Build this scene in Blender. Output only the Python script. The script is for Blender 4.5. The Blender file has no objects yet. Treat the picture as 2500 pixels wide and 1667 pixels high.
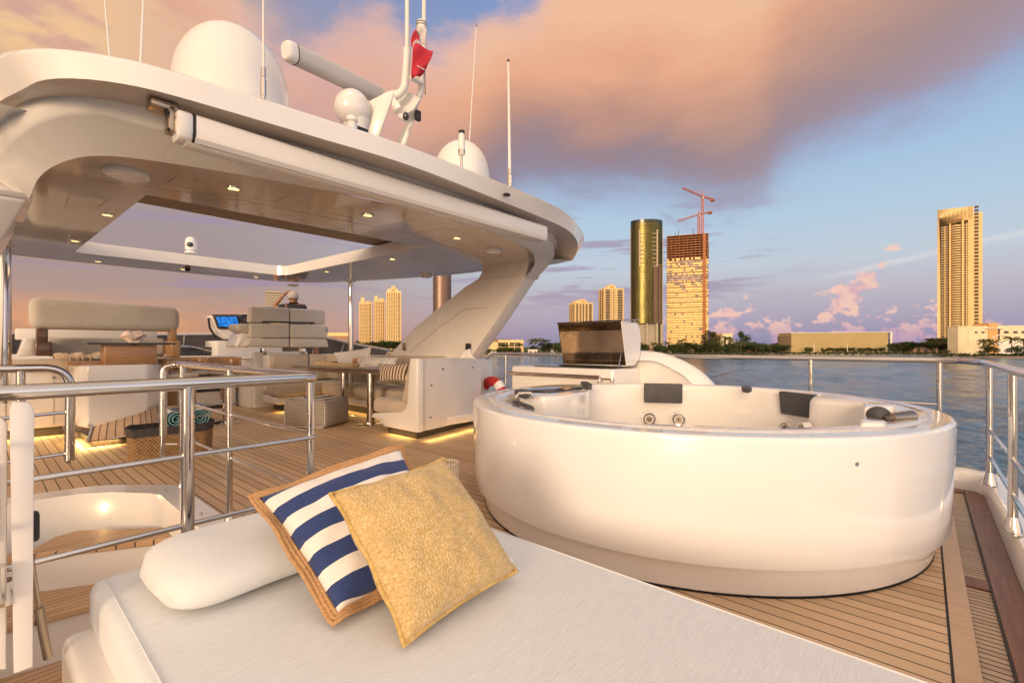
import bpy, bmesh, math, random
from mathutils import Vector, Matrix, noise as mnoise
random.seed(7)
R=math.radians
S=bpy.context.scene
COL=S.collection
# ------------------------------------------------------------------ camera
# world frame = boat frame: +X starboard, +Y towards the bow, Z up, deck at z=0
TH=R(41.246); CT,ST=math.cos(TH),math.sin(TH)
CAMH=1.1; F=1145.0
cam=bpy.data.cameras.new('camera'); camo=bpy.data.objects.new('camera',cam); COL.objects.link(camo)
cam.sensor_width=36; cam.lens=36*F/2500; cam.shift_y=0.0046; cam.clip_start=.03; cam.clip_end=6000
camo.location=(0,0,CAMH); camo.rotation_euler=(R(90),0,-(R(90)-TH))
S.camera=camo
S.render.resolution_x=1024; S.render.resolution_y=682
vs=S.view_settings; vs.view_transform='Standard'; vs.look='None'; vs.exposure=0; vs.gamma=1
S.cycles.max_bounces=8; S.cycles.diffuse_bounces=3; S.cycles.glossy_bounces=4; S.cycles.transparent_max_bounces=8
S.cycles.sample_clamp_indirect=6
def lin(r,g,b,a=1):
    f=lambda c:(c/255/12.92) if c/255<=.04045 else ((c/255+.055)/1.055)**2.4
    return (f(r),f(g),f(b),a)
# ------------------------------------------------------------------ node helper
class X:
    """tiny expression wrapper around float/vector sockets"""
    def __init__(s,nt,sock): s.nt=nt; s.s=sock
    def _m(s,op,o=None,o2=None):
        n=s.nt.nodes.new('ShaderNodeMath'); n.operation=op
        for i,v in enumerate((s,o,o2)):
            if v is None: continue
            if isinstance(v,X): s.nt.links.new(v.s,n.inputs[i])
            else: n.inputs[i].default_value=v
        return X(s.nt,n.outputs[0])
    def __add__(s,o): return s._m('ADD',o)
    def __sub__(s,o): return s._m('SUBTRACT',o)
    def __mul__(s,o): return s._m('MULTIPLY',o)
    def __truediv__(s,o): return s._m('DIVIDE',o)
    def abs(s): return s._m('ABSOLUTE')
    def frac(s): return s._m('FRACT')
    def floor(s): return s._m('FLOOR')
    def max(s,o): return s._m('MAXIMUM',o)
    def min(s,o): return s._m('MINIMUM',o)
    def pow(s,o): return s._m('POWER',o)
    def gt(s,o): return s._m('GREATER_THAN',o)
    def lt(s,o): return s._m('LESS_THAN',o)
    def inv(s): return s*-1.0+1.0
    def sm(s,a,b,x=0.,y=1.):
        n=s.nt.nodes.new('ShaderNodeMapRange'); n.interpolation_type='SMOOTHSTEP'
        s.nt.links.new(s.s,n.inputs[0])
        for i,v in enumerate((a,b,x,y)):
            if isinstance(v,X): s.nt.links.new(v.s,n.inputs[i+1])
            else: n.inputs[i+1].default_value=v
        return X(s.nt,n.outputs[0])
    def clamp(s):
        n=s.nt.nodes.new('ShaderNodeClamp'); s.nt.links.new(s.s,n.inputs[0]); return X(s.nt,n.outputs[0])
    def ramp(s,pts,interp='LINEAR'):
        n=s.nt.nodes.new('ShaderNodeValToRGB'); n.color_ramp.interpolation=interp
        el=n.color_ramp.elements
        while len(el)<len(pts): el.new(.5)
        for e,(p,c) in zip(el,pts): e.position=p; e.color=c if len(c)==4 else (*c,1)
        s.nt.links.new(s.s,n.inputs[0]); return X(s.nt,n.outputs[0])
    def curve(s,pts):
        """piecewise curve; x and y normalised by the caller to 0..1"""
        n=s.nt.nodes.new('ShaderNodeFloatCurve'); c=n.mapping.curves[0]
        while len(c.points)<len(pts): c.points.new(.5,.5)
        for p,(a,b) in zip(c.points,pts): p.location=(a,b); p.handle_type='AUTO'
        n.mapping.update(); s.nt.links.new(s.s,n.inputs[1]); return X(s.nt,n.outputs[0])
def sep(nt,vec):
    n=nt.nodes.new('ShaderNodeSeparateXYZ'); nt.links.new(vec,n.inputs[0]); return [X(nt,n.outputs[i]) for i in range(3)]
def comb(nt,a,b,c):
    n=nt.nodes.new('ShaderNodeCombineXYZ')
    for i,v in enumerate((a,b,c)):
        if isinstance(v,X): nt.links.new(v.s,n.inputs[i])
        else: n.inputs[i].default_value=v
    return n.outputs[0]
def noi(nt,vec,scale,detail=4,rough=.55,dist=0):
    n=nt.nodes.new('ShaderNodeTexNoise'); n.inputs['Scale'].default_value=scale; n.inputs['Detail'].default_value=detail
    n.inputs['Roughness'].default_value=rough; n.inputs['Distortion'].default_value=dist
    nt.links.new(vec,n.inputs['Vector']); return X(nt,n.outputs[0])
def wn(nt,vec):
    n=nt.nodes.new('ShaderNodeTexWhiteNoise'); n.noise_dimensions='3D'; nt.links.new(vec,n.inputs['Vector']); return X(nt,n.outputs[0])
def mixc(nt,f,a,b,bt='MIX'):
    n=nt.nodes.new('ShaderNodeMix'); n.data_type='RGBA'; n.blend_type=bt; n.clamp_factor=True
    for idx,v in ((0,f),(6,a),(7,b)):
        if isinstance(v,X): nt.links.new(v.s,n.inputs[idx])
        elif isinstance(v,(int,float)): n.inputs[idx].default_value=v
        else: n.inputs[idx].default_value=v if len(v)==4 else (*v,1)
    return X(nt,n.outputs[2])
# ------------------------------------------------------------------ sky
SUN_EL=10.0; SUN_AZ=-113.0   # azimuth clockwise from the bow
w=bpy.data.worlds.new('World'); S.world=w; w.use_nodes=True; nt=w.node_tree; nt.nodes.clear()
tc=nt.nodes.new('ShaderNodeTexCoord'); V=tc.outputs['Generated']
x,y,z=sep(nt,V)
az=x._m('ARCTAN2',y)*57.29578
el=z.max(-.999).min(.999)._m('ARCSINE')*57.29578
sky=nt.nodes.new('ShaderNodeTexSky'); sky.sky_type='NISHITA'; sky.sun_disc=False
sky.sun_elevation=R(SUN_EL); sky.sun_rotation=R(SUN_AZ); sky.air_density=1.4; sky.dust_density=2.5
stretch=comb(nt,x,y,z*2.6)
n1=noi(nt,stretch,3.2,7,.55,.3); n2=noi(nt,stretch,9,6,.6); n3=noi(nt,comb(nt,x,y,z*9.),4.,6,.6,.2)
nfine=noi(nt,comb(nt,x,y,z*1.5),26,6,.62)
e40=(el/40.).clamp()
right=e40.ramp([(0,lin(142,138,172)),(.06,lin(172,162,184)),(.14,lin(192,186,198)),(.22,lin(196,206,218)),(.34,lin(182,206,227)),(.48,lin(166,194,223)),(.62,lin(152,177,213)),(.8,lin(138,163,205)),(1,lin(120,148,200))])
left=e40.ramp([(0,lin(196,140,112)),(.06,lin(204,154,126)),(.13,lin(180,152,142)),(.24,lin(168,150,150)),(.42,lin(172,155,156)),(.6,lin(176,158,164)),(.8,lin(150,152,180)),(1,lin(128,144,190))])
lr=az.sm(14,60)
base=mixc(nt,lr,left,right)
# low orange glow far left
glowL=el.sm(2.,5.5,1,0)*az.sm(12,24,1,0)*el.sm(-1,1)
base=mixc(nt,glowL*n2.sm(.38,.62)*.6,base,lin(242,168,112))
# upper-left peach haze
peach=(el.sm(13,26)*az.sm(8,32,1,0))*n1.sm(.36,.62)
base=mixc(nt,peach*.95,base,mixc(nt,n2.sm(.35,.65),lin(226,172,140),lin(246,196,146)))
# mauve streaks mid height
azn=(az/110.+.1).clamp()
mv=n3.sm(.5,.62)*el.sm(3,7)*el.sm(20,11,0,1)*az.sm(84,70)
base=mixc(nt,mv*.75,base,lin(164,144,170))
mv2=n1.sm(.52,.66)*el.sm(7,11)*el.sm(20,15,0,1)*az.sm(82,76)*az.sm(48,55)
base=mixc(nt,mv2*.75,base,lin(160,145,176))
# thin white streaks right
lineel=el-(az-84.)*.17-7.2+(n2-.5)*.9
st=(lineel.abs()).sm(.0,.45,1,0)*az.sm(80,87)*n1.sm(.38,.5)
base=mixc(nt,st*.5,base,lin(232,226,228))
# pink cumulus near the horizon
ch=(az*.10)._m('SINE')*1.2+(az*.37+1.)._m('SINE')*1.3
cum=nfine-(el-ch*.5)*.048+.01
cm=cum.sm(.42,.50)*el.sm(-.5,.8)*az.sm(60,72)*az.sm(112,100)
tall=nfine-(((az-84.6-(el-5.)*.75)).abs()*.07)-((el-5.3).abs()*.05)
cm2=tall.sm(.36,.45)
tall2=nfine-(((az-73.6).abs()*.16))-((el-3.6).abs()*.14)
cm=cm.max(cm2).max(tall2.sm(.36,.45))
cumc=mixc(nt,nfine.sm(.42,.62),lin(222,166,184),lin(255,206,184))
cumc=mixc(nt,el.sm(0.2,3.2,1,0)*.75,cumc,lin(176,148,184))
base=mixc(nt,cm*.8,base,cumc)
# big sunset cloud
Lp=[(-12,20),(0,22),(15,19),(30,15),(42,14),(50,17.2),(58,16.2),(65,16.4),(71,14.6),(76,14.8),(79,17.4),(84,18.6),(89,19.4),(93,20.8),(98,23.2),(110,29)]
Up=[(-12,58),(8,56),(16,44),(20,30),(24,30.5),(28,33),(33,34),(38,32.5),(43,34.2),(47,37),(50,37),(54,42),(62,58),(110,60)]
Lc=azn.curve([((a/110.+.1),b/60.) for a,b in Lp])*60.
Uc=azn.curve([((a/110.+.1),b/60.) for a,b in Up])*60.
rel=el-Lc
ncl=(n1-.5)*9.+(n2-.5)*5.+(nfine-.5)*2.2
mlo=(rel+ncl*.6).sm(-2.2,4.6)
mup=(Uc-el+ncl*1.1).sm(-1.6,2.4)
big=mlo*mup*az.sm(-30,-8)*az.sm(140,112)
tcl=((rel+(n1-.5)*9.+(n2-.5)*3.)/17.).clamp()
cc=tcl.ramp([(0,lin(154,146,178)),(.15,lin(146,130,148)),(.33,lin(156,128,130)),(.54,lin(198,145,120)),(.78,lin(242,174,130)),(1,lin(250,194,150))])
ccR=tcl.ramp([(0,lin(156,150,184)),(.2,lin(170,146,156)),(.45,lin(172,142,134)),(1,lin(178,146,130))])
cc=mixc(nt,(az+ncl*2.2+(el-24.)*-.9).sm(62,104),cc,ccR)
ccL=mixc(nt,n2.sm(.3,.7),lin(232,178,152),lin(218,172,172))
cc=mixc(nt,az.sm(26,46,1,0)*.8,cc,ccL)
cc=mixc(nt,az.sm(0,26,1,0)*n2.sm(.36,.56),cc,lin(248,204,150))
cc=mixc(nt,(Uc-el+ncl).sm(0,7,.55,0),cc,lin(236,188,176))
base=mixc(nt,big*.9,base,cc)
# unseen part of the sky: sunset brightened as fill light, behind and to port of the camera
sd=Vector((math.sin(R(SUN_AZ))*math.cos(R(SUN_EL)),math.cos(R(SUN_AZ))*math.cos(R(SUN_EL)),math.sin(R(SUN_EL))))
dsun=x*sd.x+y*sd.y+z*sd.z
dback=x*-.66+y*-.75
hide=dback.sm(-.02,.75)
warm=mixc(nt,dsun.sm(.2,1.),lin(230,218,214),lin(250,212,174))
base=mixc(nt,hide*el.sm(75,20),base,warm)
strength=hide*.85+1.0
base=mixc(nt,el.sm(38,62),base,lin(238,218,198))  # sky overhead, out of view, lightened as added top fill
below=el.sm(-2,0,1,0)
base=mixc(nt,below,base,lin(110,110,130))
nish=nt.nodes.new('ShaderNodeVectorMath'); nish.operation='SCALE'; nish.inputs[3].default_value=.05; nt.links.new(sky.outputs[0],nish.inputs[0])
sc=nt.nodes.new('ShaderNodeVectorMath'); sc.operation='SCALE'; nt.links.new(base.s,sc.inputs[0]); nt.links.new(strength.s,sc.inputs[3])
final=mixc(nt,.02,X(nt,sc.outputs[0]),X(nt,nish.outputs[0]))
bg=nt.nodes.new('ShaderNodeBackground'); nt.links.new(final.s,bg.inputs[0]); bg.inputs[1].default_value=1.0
ow=nt.nodes.new('ShaderNodeOutputWorld'); nt.links.new(bg.outputs[0],ow.inputs[0])
# sun
sl=bpy.data.lights.new('sun','SUN'); sl.energy=2.2; sl.angle=R(17); sl.color=(1,.72,.47)
so=bpy.data.objects.new('sun',sl); COL.objects.link(so); so.location=(-30,-10,12)
so.rotation_euler=sd.to_track_quat('Z','Y').to_euler()
# ------------------------------------------------------------------ pixel <-> place (survey of the photograph, 2500 px wide)
def _ray(u,v):
    k=(u-1250.)/F; return (CT+k*ST, ST-k*CT, (845.-v)/F)
def pz(u,v,z):
    r=_ray(u,v); t=(z-CAMH)/r[2]; return Vector((r[0]*t,r[1]*t,z))
def pxx(u,v,x):
    r=_ray(u,v); t=x/r[0]; return Vector((x,r[1]*t,CAMH+r[2]*t))
def py(u,v,y):
    r=_ray(u,v); t=y/r[1]; return Vector((r[0]*t,y,CAMH+r[2]*t))
def pd(u,v,d):
    r=_ray(u,v); return Vector((r[0]*d,r[1]*d,CAMH+r[2]*d))
# ------------------------------------------------------------------ mesh helper
class MB:
    def __init__(s): s.bm=bmesh.new(); s.T=Matrix.Identity(4)
    def _f(s,vs):
        try: return s.bm.faces.new(vs)
        except ValueError: return None
    def v(s,p): return s.bm.verts.new(s.T@Vector(p))
    def box(s,x0,y0,z0,x1,y1,z1,bev=0,seg=2):
        m=MB() if bev else s
        P=[(x0,y0,z0),(x1,y0,z0),(x1,y1,z0),(x0,y1,z0),(x0,y0,z1),(x1,y0,z1),(x1,y1,z1),(x0,y1,z1)]
        if bev:
            vs=[m.bm.verts.new(p) for p in P]
        else: vs=[s.v(p) for p in P]
        for f in ((3,2,1,0),(4,5,6,7),(0,1,5,4),(1,2,6,5),(2,3,7,6),(3,0,4,7)): m.bm.faces.new([vs[i] for i in f])
        if bev:
            b=min(bev,abs(x1-x0)*.49,abs(y1-y0)*.49,abs(z1-z0)*.49)
            bmesh.ops.bevel(m.bm,geom=m.bm.edges[:],offset=b,segments=seg,profile=.5,affect='EDGES')
            s.add(m)
        return s
    def add(s,o,T=None):
        T=T or Matrix.Identity(4); mp={}
        for v in o.bm.verts: mp[v]=s.v(T@v.co)
        for f in o.bm.faces: s._f([mp[v] for v in f.verts])
        return s
    def prism(s,poly,z0,z1,axis='z',bev=0,seg=2):
        """poly in the plane perpendicular to axis; z: (x,y)  x: (y,z)  y: (x,z)"""
        def mk(p,h):
            return {'z':(p[0],p[1],h),'x':(h,p[0],p[1]),'y':(p[0],h,p[1])}[axis]
        m=MB()
        a=[m.bm.verts.new(mk(p,z0)) for p in poly]; b=[m.bm.verts.new(mk(p,z1)) for p in poly]
        n=len(poly); m._f(a[::-1]); m._f(b)
        for i in range(n): m._f([a[i],a[(i+1)%n],b[(i+1)%n],b[i]])
        bmesh.ops.recalc_face_normals(m.bm,faces=m.bm.faces[:])
        if bev: bmesh.ops.bevel(m.bm,geom=[e for e in m.bm.edges if e.calc_face_angle(0)>.5],offset=bev,segments=seg,profile=.5,affect='EDGES')
        return s.add(m)
    def tube(s,pts,r,seg=10,closed=False,caps=True):
        pts=[Vector(p) for p in pts]; n=len(pts); rs=r if isinstance(r,(list,tuple)) else [r]*n
        rings=[]; up=None
        for i,p in enumerate(pts):
            if closed: d=(pts[(i+1)%n]-pts[i-1])
            else: d=(pts[min(i+1,n-1)]-pts[max(i-1,0)])
            d.normalize()
            if up is None:
                up=Vector((0,0,1)) if abs(d.z)<.9 else Vector((1,0,0))
            sx=d.cross(up)
            if sx.length<1e-4: sx=d.orthogonal()
            sx.normalize(); up2=sx.cross(d).normalized(); up=up2
            rings.append([s.v(p+(sx*math.cos(a)+up2*math.sin(a))*rs[i]) for a in [2*math.pi*k/seg for k in range(seg)]])
        m=n if closed else n-1
        for i in range(m):
            A,B=rings[i],rings[(i+1)%n]
            for k in range(seg): s._f([A[k],A[(k+1)%seg],B[(k+1)%seg],B[k]])
        if caps and not closed:
            s._f(rings[0][::-1]); s._f(rings[-1])
        return s
    def cyl(s,p0,p1,r0,r1=None,seg=16): return s.tube([p0,p1],[r0,r0 if r1 is None else r1],seg)
    def lathe(s,prof,c=(0,0,0),seg=48,a0=0,a1=2*math.pi,sx=1,sy=1):
        full=abs(a1-a0-2*math.pi)<1e-6; n=seg if full else seg+1
        rings=[]
        for r,z in prof:
            if r<1e-6: rings.append([s.v((c[0],c[1],c[2]+z))]*n)
            else: rings.append([s.v((c[0]+r*math.cos(a0+(a1-a0)*k/seg)*sx,c[1]+r*math.sin(a0+(a1-a0)*k/seg)*sy,c[2]+z)) for k in range(n)])
        for A,B in zip(rings,rings[1:]):
            for k in range(seg):
                k2=(k+1)%n
                q=[A[k],A[k2],B[k2],B[k]]; u=[]
                for t in q:
                    if t not in u: u.append(t)
                if len(u)>2: s._f(u)
        return s
    def ball(s,c,r,seg=16,rings=10,sc=(1,1,1)):
        pr=[(math.sin(math.pi*i/rings)*r,-math.cos(math.pi*i/rings)*r) for i in range(rings+1)]
        m=MB(); m.lathe(pr,seg=seg)
        return s.add(m,Matrix.Translation(c)@Matrix.Diagonal((*sc,1)))
    def strip(s,A,B):
        a=[s.v(p) for p in A]; b=[s.v(p) for p in B]
        for i in range(len(a)-1): s._f([a[i],a[i+1],b[i+1],b[i]])
        return s
    def grid(s,fn,nu,nv,closeu=False):
        G=[[s.v(fn(i/nu,j/nv)) for i in range(nu if closeu else nu+1)] for j in range(nv+1)]
        for j in range(nv):
            for i in range(nu):
                i2=(i+1)%nu if closeu else i+1
                s._f([G[j][i],G[j][i2],G[j+1][i2],G[j+1][i]])
        return s
    def fill(s,loops,z):
        """flat horizontal sheet: outer loop and holes"""
        m=MB(); es=[]
        for L in loops:
            vs=[m.bm.verts.new((p[0],p[1],z)) for p in L]
            for i in range(len(vs)): es.append(m.bm.edges.new((vs[i],vs[(i+1)%len(vs)])))
        bmesh.ops.triangle_fill(m.bm,use_beauty=True,use_dissolve=False,edges=es)
        return s.add(m)
    def build(s,name,mat,parent=None,local=False,smooth=True,ang=38,weld=True,thick=0,sub=0):
        bm=s.bm
        if weld: bmesh.ops.remove_doubles(bm,verts=bm.verts[:],dist=1e-5)
        bmesh.ops.recalc_face_normals(bm,faces=bm.faces[:])
        if parent is not None and not local:
            L=Vector(parent.location)
            for v in bm.verts: v.co-=L
        for f in bm.faces: f.smooth=smooth
        if smooth:
            for e in bm.edges:
                if len(e.link_faces)==2 and e.calc_face_angle(0)>R(ang): e.smooth=False
        me=bpy.data.meshes.new(name); bm.to_mesh(me); bm.free()
        o=bpy.data.objects.new(name,me); COL.objects.link(o); me.materials.append(mat)
        if parent is not None: o.parent=parent
        if thick:
            md=o.modifiers.new('solid','SOLIDIFY'); md.thickness=thick; md.offset=0
        if sub:
            md=o.modifiers.new('sub','SUBSURF'); md.levels=sub; md.render_levels=sub
        return o
def tag(o,label=None,cat=None,group=None,kind=None):
    if label: o['label']=label
    if cat: o['category']=cat
    if group: o['group']=group
    if kind: o['kind']=kind
    return o
def thing(name,loc,label,cat,group=None,rz=0):
    o=bpy.data.objects.new(name,None); COL.objects.link(o); o.location=loc; o.rotation_euler=(0,0,rz); o.empty_display_size=.1
    return tag(o,label,cat,group)
def copy_tree(o,parent=None):
    c=o.copy(); COL.objects.link(c)
    if parent is not None: c.parent=parent
    for ch in list(o.children): copy_tree(ch,c)
    return c
def smoothline(P,n):
    """Catmull-Rom through P, resampled to n+1 points evenly along its length"""
    P=[Vector(p) for p in P]; Q=[]
    for i in range(len(P)-1):
        p0=P[max(i-1,0)];p1=P[i];p2=P[i+1];p3=P[min(i+2,len(P)-1)]
        for k in range(12):
            t=k/12; Q.append(.5*((2*p1)+(p2-p0)*t+(2*p0-5*p1+4*p2-p3)*t*t+(3*p1-p0-3*p2+p3)*t**3))
    Q.append(P[-1]); L=[0]
    for a,b in zip(Q,Q[1:]): L.append(L[-1]+(b-a).length)
    out=[];j=0
    for k in range(n+1):
        d=L[-1]*k/n
        while j<len(L)-2 and L[j+1]<d: j+=1
        t=(d-L[j])/max(1e-9,L[j+1]-L[j]); out.append(Q[j].lerp(Q[j+1],min(1,t)))
    return out
def bend(pts,r=.12,n=6):
    """polyline with rounded corners"""
    pts=[Vector(p) for p in pts]; out=[pts[0]]
    for a,b,c in zip(pts,pts[1:],pts[2:]):
        d1=(a-b);d2=(c-b); rr=min(r,d1.length*.45,d2.length*.45); p=b+d1.normalized()*rr; q=b+d2.normalized()*rr
        for k in range(n+1):
            t=k/n; out.append(p*(1-t)**2+b*2*t*(1-t)+q*t*t)
    out.append(pts[-1]); return out
# ------------------------------------------------------------------ materials
def mat(name,col,rough=.5,metal=0,coat=0,spec=.5,bump=None,emit=None,es=0,sheen=0,trans=0):
    m=bpy.data.materials.new(name); m.use_nodes=True; nt=m.node_tree; b=nt.nodes['Principled BSDF']
    b.inputs['Base Color'].default_value=(*col[:3],1); b.inputs['Roughness'].default_value=rough; b.inputs['Metallic'].default_value=metal
    b.inputs['Coat Weight'].default_value=coat; b.inputs['Coat Roughness'].default_value=.06; b.inputs['Specular IOR Level'].default_value=spec
    if sheen: b.inputs['Sheen Weight'].default_value=sheen
    if trans: b.inputs['Transmission Weight'].default_value=trans
    if emit: b.inputs['Emission Color'].default_value=(*emit[:3],1); b.inputs['Emission Strength'].default_value=es
    return m
def nodes(m):
    nt=m.node_tree; b=nt.nodes['Principled BSDF']; tc=nt.nodes.new('ShaderNodeTexCoord'); return nt,b,tc.outputs['Object']
def setc(m,c): m.node_tree.links.new(c.s,m.node_tree.nodes['Principled BSDF'].inputs['Base Color'])
def setr(m,c): m.node_tree.links.new(c.s,m.node_tree.nodes['Principled BSDF'].inputs['Roughness'])
def bump(m,h,strength=.3,dist=.01):
    nt=m.node_tree; n=nt.nodes.new('ShaderNodeBump'); n.inputs['Strength'].default_value=strength; n.inputs['Distance'].default_value=dist
    nt.links.new(h.s,n.inputs['Height']); nt.links.new(n.outputs[0],nt.nodes['Principled BSDF'].inputs['Normal'])
def vary(m,c0,c1,scale=4,detail=4,r0=None,r1=None,stretch=(1,1,1)):
    nt,b,o=nodes(m); a,bb,c=sep(nt,o); v=comb(nt,a*stretch[0],bb*stretch[1],c*stretch[2])
    n=noi(nt,v,scale,detail); setc(m,n.ramp([(.3,c0),(.7,c1)]))
    if r0 is not None: setr(m,n.sm(.3,.7,r0,r1))
    return n
GEL=mat('white_gelcoat',(.8,.78,.75),.22,coat=.6); vary(GEL,(.79,.77,.74),(.83,.81,.785),1.3,3,.16,.26)
GELD=mat('cream_gelcoat',(.82,.79,.75),.25,coat=.5); vary(GELD,(.80,.77,.73),(.84,.81,.77),1.7,3,.2,.3)
TAUPE=mat('gloss_taupe_ceiling',(.52,.42,.34),.14,coat=.8); n=vary(TAUPE,(.50,.40,.32),(.56,.46,.375),.8,3,.1,.2)
CHROME=mat('polished_steel',(.62,.58,.54),.06,1); vary(CHROME,(.58,.54,.50),(.66,.62,.58),3,2,.04,.09)
BRUSH=mat('brushed_steel',(.42,.35,.28),.32,1); vary(BRUSH,(.36,.29,.22),(.46,.38,.30),3,3,.22,.42,(1,1,1))
BLACK=mat('black_rubber',(.015,.015,.016),.5); vary(BLACK,(.012,.012,.013),(.025,.024,.024),8)
DGLASS=mat('dark_glass',(.02,.022,.028),.06,coat=.5); vary(DGLASS,(.015,.017,.02),(.03,.034,.042),2,3,.03,.1)
TOE=mat('dark_toe_kick',(.03,.025,.022),.35); vary(TOE,(.025,.02,.017),(.05,.04,.034),9)
def fabric(name,c0,c1,fine=700,rough=.9,streak=None):
    m=mat(name,c0,rough,sheen=.25,spec=.25); nt,b,o=nodes(m); a,bb,c=sep(nt,o)
    if streak: v=comb(nt,a*streak[0],bb*streak[1],c*streak[2])
    else: v=o
    n=noi(nt,v,14 if streak else 5,6,.65); setc(m,n.ramp([(.3,c0),(.7,c1)]))
    wv=(a*fine)._m('SINE')*(bb*fine)._m('SINE')+ (c*fine)._m('SINE')*.6+ n*1.5
    bump(m,wv,.16,.002); return m
SUNPAD=fabric('sunpad_fabric',(.66,.69,.715),(.81,.845,.87),500,.85,(1.2,22,8))
BOLST=fabric('bolster_fabric',(.70,.72,.73),(.79,.81,.82),900)
SOFA=fabric('taupe_upholstery',(.47,.39,.31),(.55,.47,.38),600)
CREAMF=fabric('cream_upholstery',(.5,.46,.41),(.57,.53,.47),600)
WHITEF=fabric('white_cotton',(.72,.7,.69),(.8,.78,.77),800)
def teak(name,pitch=.072,c0=(.48,.315,.175),c1=(.72,.51,.32),seam=(.03,.02,.015),axis=0,sw=.055,but=True):
    m=mat(name,c0,.55,spec=.35); nt,b,o=nodes(m); q=sep(nt,o); a=q[axis]; l=q[1-axis] if axis<2 else q[0]
    p=a/pitch+.13; pid=p.floor(); fr=p.frac()
    tone=wn(nt,comb(nt,pid,pid*.37,0.)) 
    ln=(l+tone*5.2)/5.2; lid=ln.floor(); lf=ln.frac()
    tone2=wn(nt,comb(nt,pid,lid,3.))
    grain=noi(nt,comb(nt,a*60.,l*2.2,tone2*9.),3,6,.7); blot=noi(nt,o,2.3,4)
    mixv=(tone2*.45+grain*.4+blot*.3)
    c=mixv.ramp([(.25,c0),(.5,tuple((u+v)/2 for u,v in zip(c0,c1))),(.85,c1)])
    sm=(fr-.5).abs().sm(.5-sw,.5-sw*.6)
    if but: sm=sm.max((lf-.5).abs().sm(.4985,.4992))
    c=mixc(nt,sm,c,seam); setc(m,c); setr(m,blot.sm(.3,.7,.42,.62)+sm*.1)
    bump(m,grain*.3-sm*1.,.35,.002); return m
TEAK=teak('teak_deck',but=False); TEAKX=teak('teak_strip_fine',.036,(.40,.29,.2),(.54,.4,.28),axis=0,sw=.12,but=False)
TREAD=teak('teak_tread',.05,(.44,.27,.14),(.6,.4,.24),axis=1,sw=.05,but=False)
def wood(name,c0,c1,sc=(2,30,30),rough=.35,coat=.3):
    m=mat(name,c0,rough,coat=coat); nt,b,o=nodes(m); a,bb,c=sep(nt,o)
    n=noi(nt,comb(nt,a*sc[0],bb*sc[1],c*sc[2]),1.2,6,.65,.6); setc(m,n.ramp([(.28,c0),(.72,c1)])); bump(m,n,.1,.002); return m
TEAKP=wood('teak_plain',(.5,.33,.2),(.64,.45,.3),(30,2,30),.5,.1)
DARKW=wood('dark_varnished_wood',(.13,.055,.035),(.27,.13,.08),(2,30,30),.5,.05)
DARKX=wood('dark_wood_cross',(.07,.035,.022),(.15,.075,.045),(2,30,30),.3,.4)
OAK=wood('honey_oak',(.32,.16,.06),(.46,.26,.11),(30,30,2.5),.35,.4)
OAKX=wood('honey_oak_cross',(.3,.15,.06),(.44,.24,.10),(2.5,30,30),.35,.4)
TABLEW=wood('grey_brown_table',(.12,.09,.075),(.2,.15,.125),(25,2,25),.16,.7)
GOLDLAMP=mat('lamp_glow',(1,.8,.4),.5,emit=(1,.70,.22),es=3.2)
# ================================================================== SETTING
WZ=-6.0
WATER=mat('water',(.018,.045,.075),.13,spec=.5); _nt,_b,_o=nodes(WATER); _x,_y,_z=sep(_nt,_o)
_ax=_x*ST-_y*CT; _ay=_x*CT+_y*ST
_w4=noi(_nt,comb(_nt,_ax*.5,_ay*1.3,7.),.17,4,.6); _w1=noi(_nt,comb(_nt,_ax*.45,_ay*1.0,0.),.55,5,.62); _w2=noi(_nt,comb(_nt,_x,_y,0.),.06,3); _w3=noi(_nt,comb(_nt,_ax*.5,_ay,4.),2.6,4,.6)
bump(WATER,_w1*.7+_w3*.3,.8,.5)
setc(WATER,(_w4*.5+_w1*.5).ramp([(.35,(.01,.045,.09)),(.62,(.06,.13,.21))]))
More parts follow.
